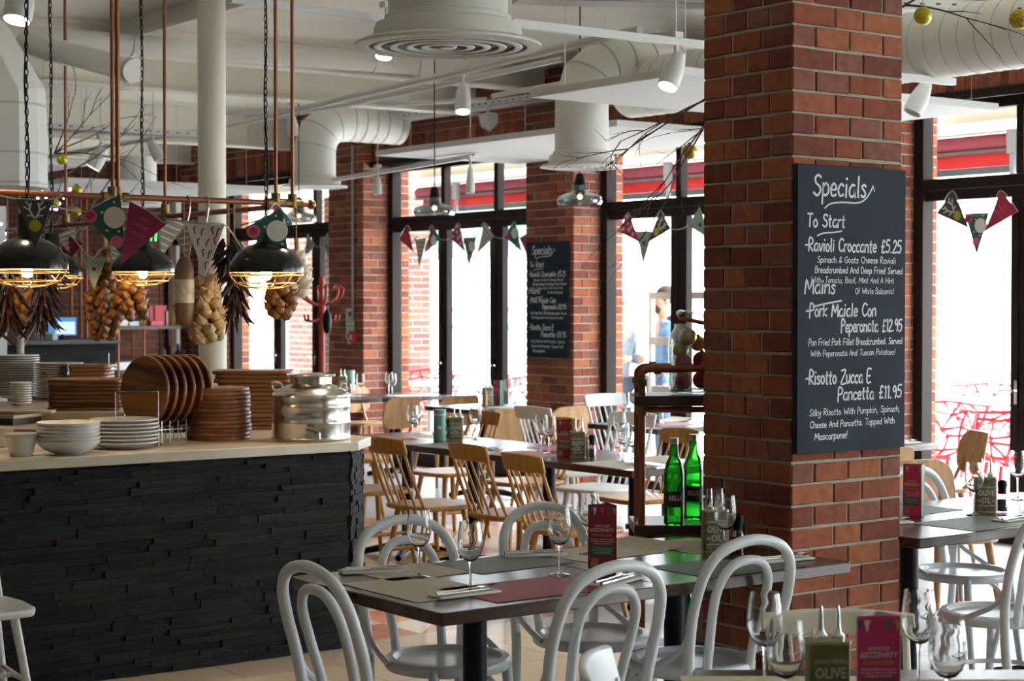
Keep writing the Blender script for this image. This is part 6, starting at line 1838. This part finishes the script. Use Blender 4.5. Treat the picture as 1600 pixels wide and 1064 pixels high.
# ================================================================== TWIGS, BAUBLES AND FAIRY LIGHTS
TWIG = mat('dark_twig', (.05, .032, .024), .8)
BIRCH = mat('birch_bark', (.55, .50, .44), .8, vary=.25, scale=14)
def grow(m, p, d, L, r, depth, rs, droop=-.02):
    pts = [p]; q = p.copy(); dd = d.copy()
    for i in range(5):
        dd = (dd + Vector((rs.uniform(-.12, .12), rs.uniform(-.12, .12), rs.uniform(-.12, .12) + droop))).normalized()
        q = q + dd * L / 5; pts.append(q.copy())
        if depth > 0 and i >= 1 and rs.random() < .75:
            sd = (dd + Vector((rs.uniform(-.8, .8), rs.uniform(-.8, .8), rs.uniform(-.5, .5)))).normalized()
            grow(m, q, sd, L * rs.uniform(.35, .6), r * .55, depth - 1, rs, droop)
    m.tube(smooth(pts, 2), [r * (1 - .7 * i / 10) for i in range(11)], 5)
def twigs(name, label, cat, base, dirs, L, r, seed, mt, depth=2, trunk=None, droop=-.02):
    t = thing(name, label, cat, base); rs = random.Random(seed); m = M()
    for d in dirs: grow(m, Vector((0, 0, 0)), d.normalized(), L * rs.uniform(.8, 1.1), r, depth, rs, droop)
    m.build('branch', mt, t)
    if trunk: trunk(t)
    return t
b = atd(1150, 130, 7.2)
twigs('twig_branch', 'bare dark twig branch reaching out from behind the near pillar', 'branch', b, [vd(-.9, .2, -.45), vd(-.7, .3, -.75), vd(-.95, 0, -.62), vd(-.5, .2, -.8)], .60, .0055, 4, TWIG, 2)
b = atd(1415, 8, 6.9)
twigs('twig_branch', 'bare dark twig in the top corner beyond the near pillar', 'branch', b, [vd(.6, .2, .35), vd(-.2, .1, -.1), vd(.9, .0, -.02)], .5, .005, 9, TWIG, 1)
bk = atd(1077, 237, 7.4); bau('A', GOLD, .033, bk, 'gold bauble hanging from the twig branch beside the near pillar')
bk = atd(1442, 25, 6.9); bau('L', LIME, .036, bk, 'plain lime-gold bauble hanging beyond the top of the near pillar')
bk = atd(1593, 30, 6.6); bau('B', mat('glitter_gold_bauble', (.45, .38, .03), .5, .5, vary=.6, scale=120), .038, bk, 'glittering gold bauble cut by the picture edge at the top')
b = atd(33, 545, 11.3); FZ = b.z
def trunk_of(t):
    M().tube(smooth([(0, 0, -FZ + .0), (.01, .0, -.4), (-.005, 0, .0), (.012, 0, .22)], 4), .024, 10).build('trunk', BIRCH, t)
tw = twigs('twig_tree', 'white birch twig tree with fairy lights at the picture edge over the kitchen', 'tree', b, [vd(-.5, 0, .8), vd(.4, .2, .9), vd(-.7, .3, .6), vd(.0, .3, 1)], 1.1, .012, 12, mat('grey_twig', (.16, .13, .11), .85), 2, trunk_of, .03)
FAIRY = mat_emit('fairy_light', (.55, .55, 1.0), 14)
fl = None
for px, py in [(30, 293), (60, 290), (109, 296), (47, 313), (59, 310), (59, 317), (72, 309), (75, 313), (100, 309), (80, 326), (85, 326), (88, 327), (93, 318), (2, 350), (10, 365), (8, 378), (10, 377), (18, 460), (75, 437), (77, 452), (29, 508), (42, 499), (14, 300), (25, 285), (110, 296), (84, 311), (38, 327), (66, 300)]:
    p = atd(px, py, 11.1 + rnd.uniform(-.3, .3)) - b
    if fl is None: fl = M().ball((0, 0, 0), .0085, 8).build('fairy_light', FAIRY, tw); o = fl
    else: o = fl.copy(); COL.objects.link(o); o.parent = tw
    o.location = p
b2 = atd(85, 240, 12.5)
twigs('twig_branch', 'bare dark twigs spreading under the ceiling behind the copper rods', 'branch', b2, [vd(.5, .1, .5), vd(.8, .2, .35), vd(.2, 0, .6), vd(1, 0, .1)], .55, .006, 21, TWIG, 2, None, 0)
for px, py, L in ((97, 249, 'small lime bauble below the far twigs'), (85, 318, 'small lime bauble among the fairy lights'), (118, 331, 'small lime bauble beside the copper rod'), (120, 297, 'small lime bauble just under the copper rail')):
    bau('S', LIME, .030, atd(px, py, 9.9), L, 'small lime baubles over the kitchen')

# ================================================================== COAT STAND, PILLAR FITTINGS
c = atd(503, 600, 13.6)
RC = mat('coral_red_lacquer', (.42, .045, .035), .4)
t = thing('coat_stand', 'coral red coat stand with curled hooks before the far window', 'coat stand', (c.x, c.y, 0))
M().lathe([(.028, .02), (.024, .5), (.024, 1.45), (.030, 1.48), (.030, 1.62), (.018, 1.64), (.018, 1.72), (.026, 1.76), (.018, 1.80), (0, 1.81)], 16).build('pole', RC, t)
for i in range(6):
    a = 2 * PI * i / 6 + .2; d = Vector((math.cos(a), math.sin(a), 0)); z = Vector((0, 0, 1))
    M().tube(smooth([d * .02 + z * 1.58, d * .09 + z * 1.60, d * .15 + z * 1.64, d * .17 + z * 1.70, d * .14 + z * 1.73, d * .11 + z * 1.71], 5), .010, 8).build('hook', RC, t)
    M().tube(smooth([d * .02 + z * 1.48, d * .08 + z * 1.46, d * .13 + z * 1.47, d * .14 + z * 1.51], 5), .009, 8).build('lower_hook', RC, t)
    if i < 4:
        a = PI / 2 * i + .4; d = Vector((math.cos(a), math.sin(a), 0))
        M().tube(smooth([d * .02 + z * .22, d * .12 + z * .16, d * .24 + z * .02], 5), .013, 8).build('foot', RC, t)
u = atd(511, 488, 13.4)
t = thing('umbrella', 'folded black umbrella hanging from the coat stand', 'umbrella', u)
M().lathe([(.010, .02), (.030, -.02), (.034, -.08), (.026, -.14), (.012, -.16), (0, -.16)], 10).build('folded_canopy', BLACKM, t)
M().tube(smooth([(0, 0, .02), (0, 0, .05), (.02, 0, .07), (.03, 0, .05)], 4), .005, 6).build('handle', BLACKM, t)
a = atq(551, 240, QW - .02); 
tag(M().cyl((0, 0, 0), (0, 0, 1.75), .013, n=8).build('conduit_pipe', mat('grey_conduit', (.42, .43, .43), .4, .4), None, (QW - .022, a.y, 1.42)), 'grey vertical conduit on the brick pillar before the coat stand', 'pipe')
a = atq(547, 504, QW - .01)
t = thing('notice_sign', 'narrow white fire action notice on the brick pillar with the conduit', 'sign', (QW - .006, a.y, a.z), -PI / 2)
M().span((-.075, -.006, -.17), (.075, 0, .14)).build('sign_plate', mat('pale_sign', (.55, .62, .52), .6), t)
M().span((-.05, -.008, -.15), (.05, -.006, -.115)).build('red_band', mat('sign_red', (.55, .05, .05), .6), t)
M().span((-.03, -.008, .06), (.03, -.006, .11)).build('dark_pictogram', mat('sign_dark', (.06, .08, .08), .6), t)
for z in (-.08, -.04, 0, .03): M().span((-.055, -.008, z), (.055, -.006, z + .015)).build('text_line', mat('sign_green', (.18, .40, .28), .6), t)
a = atq(553, 526, QW - .02)
t = thing('call_point', 'red fire call point on the brick pillar under the notice', 'call point', (QW - .006, a.y, a.z), -PI / 2)
M().prism(rrect(.095, .11, .015, 3), -.05, 0, 0, lambda x, y, z: (x, z, y)).build('housing', mat('fire_red', (.50, .012, .012), .4), t, bevel=.004)
M().span((-.02, -.053, -.03), (.02, -.05, .02)).build('press_panel', FWP, t)
a = atq(547, 530, QW - .02)
t = thing('key_tag', 'small white and pink tag hanging below the notice on the pillar', 'tag', (QW - .008, a.y + .035, a.z), -PI / 2)
M().span((-.025, -.004, -.05), (.025, 0, .02)).build('card', FWP, t); M().span((-.03, -.005, .02), (.03, 0, .055)).build('card_top', FPK, t)

# ================================================================== FAR BAR AND SHELVES
t = thing('bar_counter', 'dark slate serving bar at the far wall', 'bar', (0, 17.6, 0))
M().span((1.5, .05, 0), (7.85, .75, 1.17)).build('carcass', mat('counter_core', (.02, .02, .02), .9), t)
m = M(); z = 0
while z < 1.165:
    x = 1.5
    while x < 7.85:
        l = rnd.uniform(.15, .5); x1 = min(x + l, 7.87); m.span((x, .02 - rnd.uniform(0, .015), z), (x1 - .002, .06, z + .044)); x = x1
    z += .0455
m.build('slate_tile_cladding', SLATE, t)
M().span((1.45, -.05, 1.17), (7.9, .8, 1.21)).build('bar_top', mat('dark_bar_top', (.05, .05, .052), .35), t)
c = atd(85, 528, 18.9)
t = thing('till_monitor', 'till screen showing a pale window, on the far bar', 'monitor', (c.x, 17.85, 1.21), CAMZ + .35)
M().span((-.16, -.012, .03), (.16, .012, .25)).build('bezel', BLACKM, t, bevel=.006)
f = M(); f.add([(-.145, -.0135, .045), (.145, -.0135, .045), (.145, -.0135, .237), (-.145, -.0135, .237)], [(0, 1, 2, 3)]); scr_ = f.build('screen', mat('screen_blue', (.04, .12, .25), .3, emit=(.10, .30, .62), estr=.7), t)
f = M(); f.add([(-.07, -.0142, .06), (.13, -.0142, .06), (.13, -.0142, .19), (-.07, -.0142, .19)], [(0, 1, 2, 3)]); f.build('screen_window', mat('screen_white', (.5, .6, .65), .3, emit=(.7, .9, 1), estr=.7), scr_)
M().lathe([(.09, 0), (.09, .01), (.02, .02), (.02, .06), (0, .06)], 16).build('stand', BLACKM, t)
c = atd(62, 525, 18.6)
t = thing('receipt_printer', 'low grey till printer beside the monitor on the far bar', 'printer', (c.x, 17.75, 1.21), CAMZ)
M().span((-.09, -.10, 0), (.12, .10, .07)).build('housing', mat('grey_plastic', (.30, .32, .34), .5), t, bevel=.01)
M().add([(-.06, -.06, .071), (.09, -.06, .071), (.09, .06, .085), (-.06, .06, .085)], [(0, 1, 2, 3)]).build('lid', mat('pale_grey_plastic', (.5, .52, .55), .4), t)
# open shelf of copper tubes by the far wall
SP = 18.9
def sx(px): d = ray(px, 520); return d.x * SP / d.y
x0, x1 = sx(176), sx(292)
t = thing('pipe_shelf', 'tall open shelf of copper tubes with bottles and boxes by the far wall', 'shelf', (x0, SP, 0))
Wd = x1 - x0
zz = [atp(230, y, SP).z for y in (577, 509, 340)]
for z in zz[:2] + [.35]: M().span((-.02, -.17, z - .035), (Wd + .02, .17, z)).build('shelf_board', DKW, t)
for x in (0, sx(216) - x0, sx(259) - x0, Wd):
    for y in (-.15, .15): M().cyl((x, y, 0), (x, y, 2.45), .014, n=8).build('post', COPPER, t)
for z in (1.9, 2.44): M().tube([(0, -.15, z), (Wd, -.15, z)], .014, 8).build('top_rail', COPPER, t)
zA, zB = zz[1], zz[0]
def shelfbox(px, w, h, z, mt, label, name='box', cat='box', dep=.12):
    x = sx(px)
    return tag(M().span((-w / 2, -dep / 2, 0), (w / 2, dep / 2, h)).build(name, mt, None, (x, SP - .06, z + .001), 0, .003, 1), label, cat, 'goods on the far copper shelf')
shelfbox(243, .17, .235, zA, mat('red_box_print', (.45, .02, .03), .5), 'red gift box on the far copper shelf', 'gift_box')
shelfbox(231, .07, .235, zA, mat('crimson_box_print', (.30, .012, .02), .5), 'narrow crimson box beside the red gift box on the far shelf', 'gift_box')
shelfbox(253, .05, .17, zA, FWP, 'small cream box before the red gift box on the far shelf', 'gift_box')
shelfbox(236, .15, .055, zA, mat('pink_box_print', (.5, .06, .10), .5), 'flat pink box at the foot of the red gift box', 'gift_box', dep=.2)
shelfbox(187, .14, .07, zA, FWP, 'white paper pile on the far copper shelf', 'paper_pile', 'papers')
shelfbox(202, .14, .05, zA, mat('white_blue_box', (.55, .62, .70), .5), 'white and blue box on the far copper shelf', 'gift_box')
shelfbox(275, .07, .19, zA, mat('yellow_print', (.50, .48, .03), .5), 'yellow packet on the far shelf behind the salami', 'packet', 'packet')
shelfbox(192, .30, .09, zB, NAPKIN, 'white tray on the lower board of the far shelf', 'tray', 'tray')
def small_bottle(mt, capm):
    def mk():
        t = thing('oil_bottle', '', 'bottle')
        M().lathe([(0, 0), (.032, 0), (.034, .01), (.034, .15), (.012, .20), (.012, .245), (0, .245)], 16).build('glass_body', mt, t)
        M().lathe([(.0135, .23), (.0135, .262), (0, .263)], 10).build('cap', capm, t)
        return t
    return mk
YOIL = mat('pale_yellow_oil', (.52, .44, .10), .2); AMB = mat('amber_oil', (.45, .26, .05), .2); NAVY = mat('navy_wine_glass', (.008, .014, .05), .15)
for px, key, mt, cm, z, L, s in ((219, 'yo', YOIL, mat('orange_cap', (.75, .30, .02), .4), zA, 'pale yellow oil bottle with orange cap at the post of the far shelf', 1), (224, 'yo', YOIL, mat('orange_cap', (.75, .30, .02), .4), zA, 'pale yellow oil bottle with orange cap next to the crimson box', 1),
                            (265, 'am', AMB, BLACKM, zA, 'clear oil bottle with a black cap behind the shelf post', .9), (269, 'am', AMB, BLACKM, zA, 'amber oil bottle with a black cap beside the yellow packet', .9),
                            (254, 'am', AMB, BLACKM, zB, 'amber bottle beside the dark wine bottles on the far shelf', 1.0),
                            (263, 'nv', NAVY, NAVY, zB, 'dark blue wine bottle on the far shelf, nearest the post', 1.05), (266, 'nv', NAVY, NAVY, zB, 'dark blue wine bottle on the far shelf, second from the post', 1.15), (275, 'nv', NAVY, NAVY, zB, 'dark blue wine bottle on the far shelf, third from the post', 1.1)):
    g = first_or_copy('sb' + key, small_bottle(mt, cm), (sx(px), SP - .05, z + .001), 0, L, 'bottles on the far copper shelf'); g.scale = (s, s, s)
c = sx(283)
t = thing('glass_jar', 'glass jar of red and green baubles at the end of the far shelf', 'jar', (c, SP - .06, zB + .001))
M().lathe([(0, 0), (.07, 0), (.075, .02), (.075, .20), (.055, .24), (.05, .26)], 20).build('glass_body', mat_thin_glass('jar_glass', (.90, .93, .92), 1.6, .35), t)
for x, z, k in ((0, .045, 'r'), (.02, .11, 'L'), (-.03, .12, 'L'), (.0, .18, 'r')):
    bau(k, REDB, .034, (c + x, SP - .06, zB + z), 'red or green bauble inside the jar on the far shelf', 'baubles in the far jar')
# tall display lantern screens and loose glasses on the bar
for px, py, L in ((152, 563, 'wine glass standing before the far slate bar, nearest the board rack'), (101, 563, 'wine glass standing before the far slate bar behind the plates')):
    c = atp(px, 575, 9.86)
    g = first_or_copy('glass', wine_glass, (c.x, c.y, 1.0305 + .0), 0, L, 'stemmed wine glasses')
# narrow copper standpipes by the far wall
for px, L in ((126, 'slim copper pipe on the far brick wall, nearer the monitor'), (135, 'slim copper pipe on the far brick wall, nearer the onion braid'), (111, 'slim copper pipe low on the far brick wall above the monitor')):
    p = atp(px, 400, 19.4)
    tag(M().cyl((0, 0, 0), (0, 0, 2.9), .016, n=8).build('copper_pipe', COPPER, None, (p.x, 19.4, 0)), L, 'pipe', 'copper pipes on the far wall')
p = atp(250, 362, 18.6)
t = thing('neon_sign', 'small green lit sign on the far shelf behind the magenta flag', 'sign', (p.x, 18.76, p.z))
for i in range(4): M().tube([(-.10 + i * .06, 0, -.10), (-.08 + i * .06, 0, .12)], .010, 6).build('light_tube', mat_emit('green_neon', (.05, .8, .15), 2.5), t)
t = thing('white_panel', 'slim white mullion panel at the picture edge', 'panel', (0, 0, 0))
a = atd(1, 420, 12.0); t.location = (a.x, a.y, 0)
M().span((-.03, -.03, 0), (.03, .03, 2.25)).build('post', WHITE, t)

# ================================================================== DAYLIGHT THROUGH THE WINDOWS: sampling aids for the sky
for (a0, a1), (b0, b1) in zip(PIL, PIL[1:]):
    l = bpy.data.lights.new('window_portal', 'AREA'); l.shape = 'RECTANGLE'; l.size = b0 - a1; l.size_y = 2.9
    l.cycles.is_portal = True
    o = bpy.data.objects.new('window_portal', l); COL.objects.link(o)
    o.location = (9.85, (a1 + b0) / 2, 1.45); o.rotation_euler = (0, PI / 2, 0); o.rotation_euler = Vector((-1, 0, 0)).to_track_quat('-Z', 'Y').to_euler()
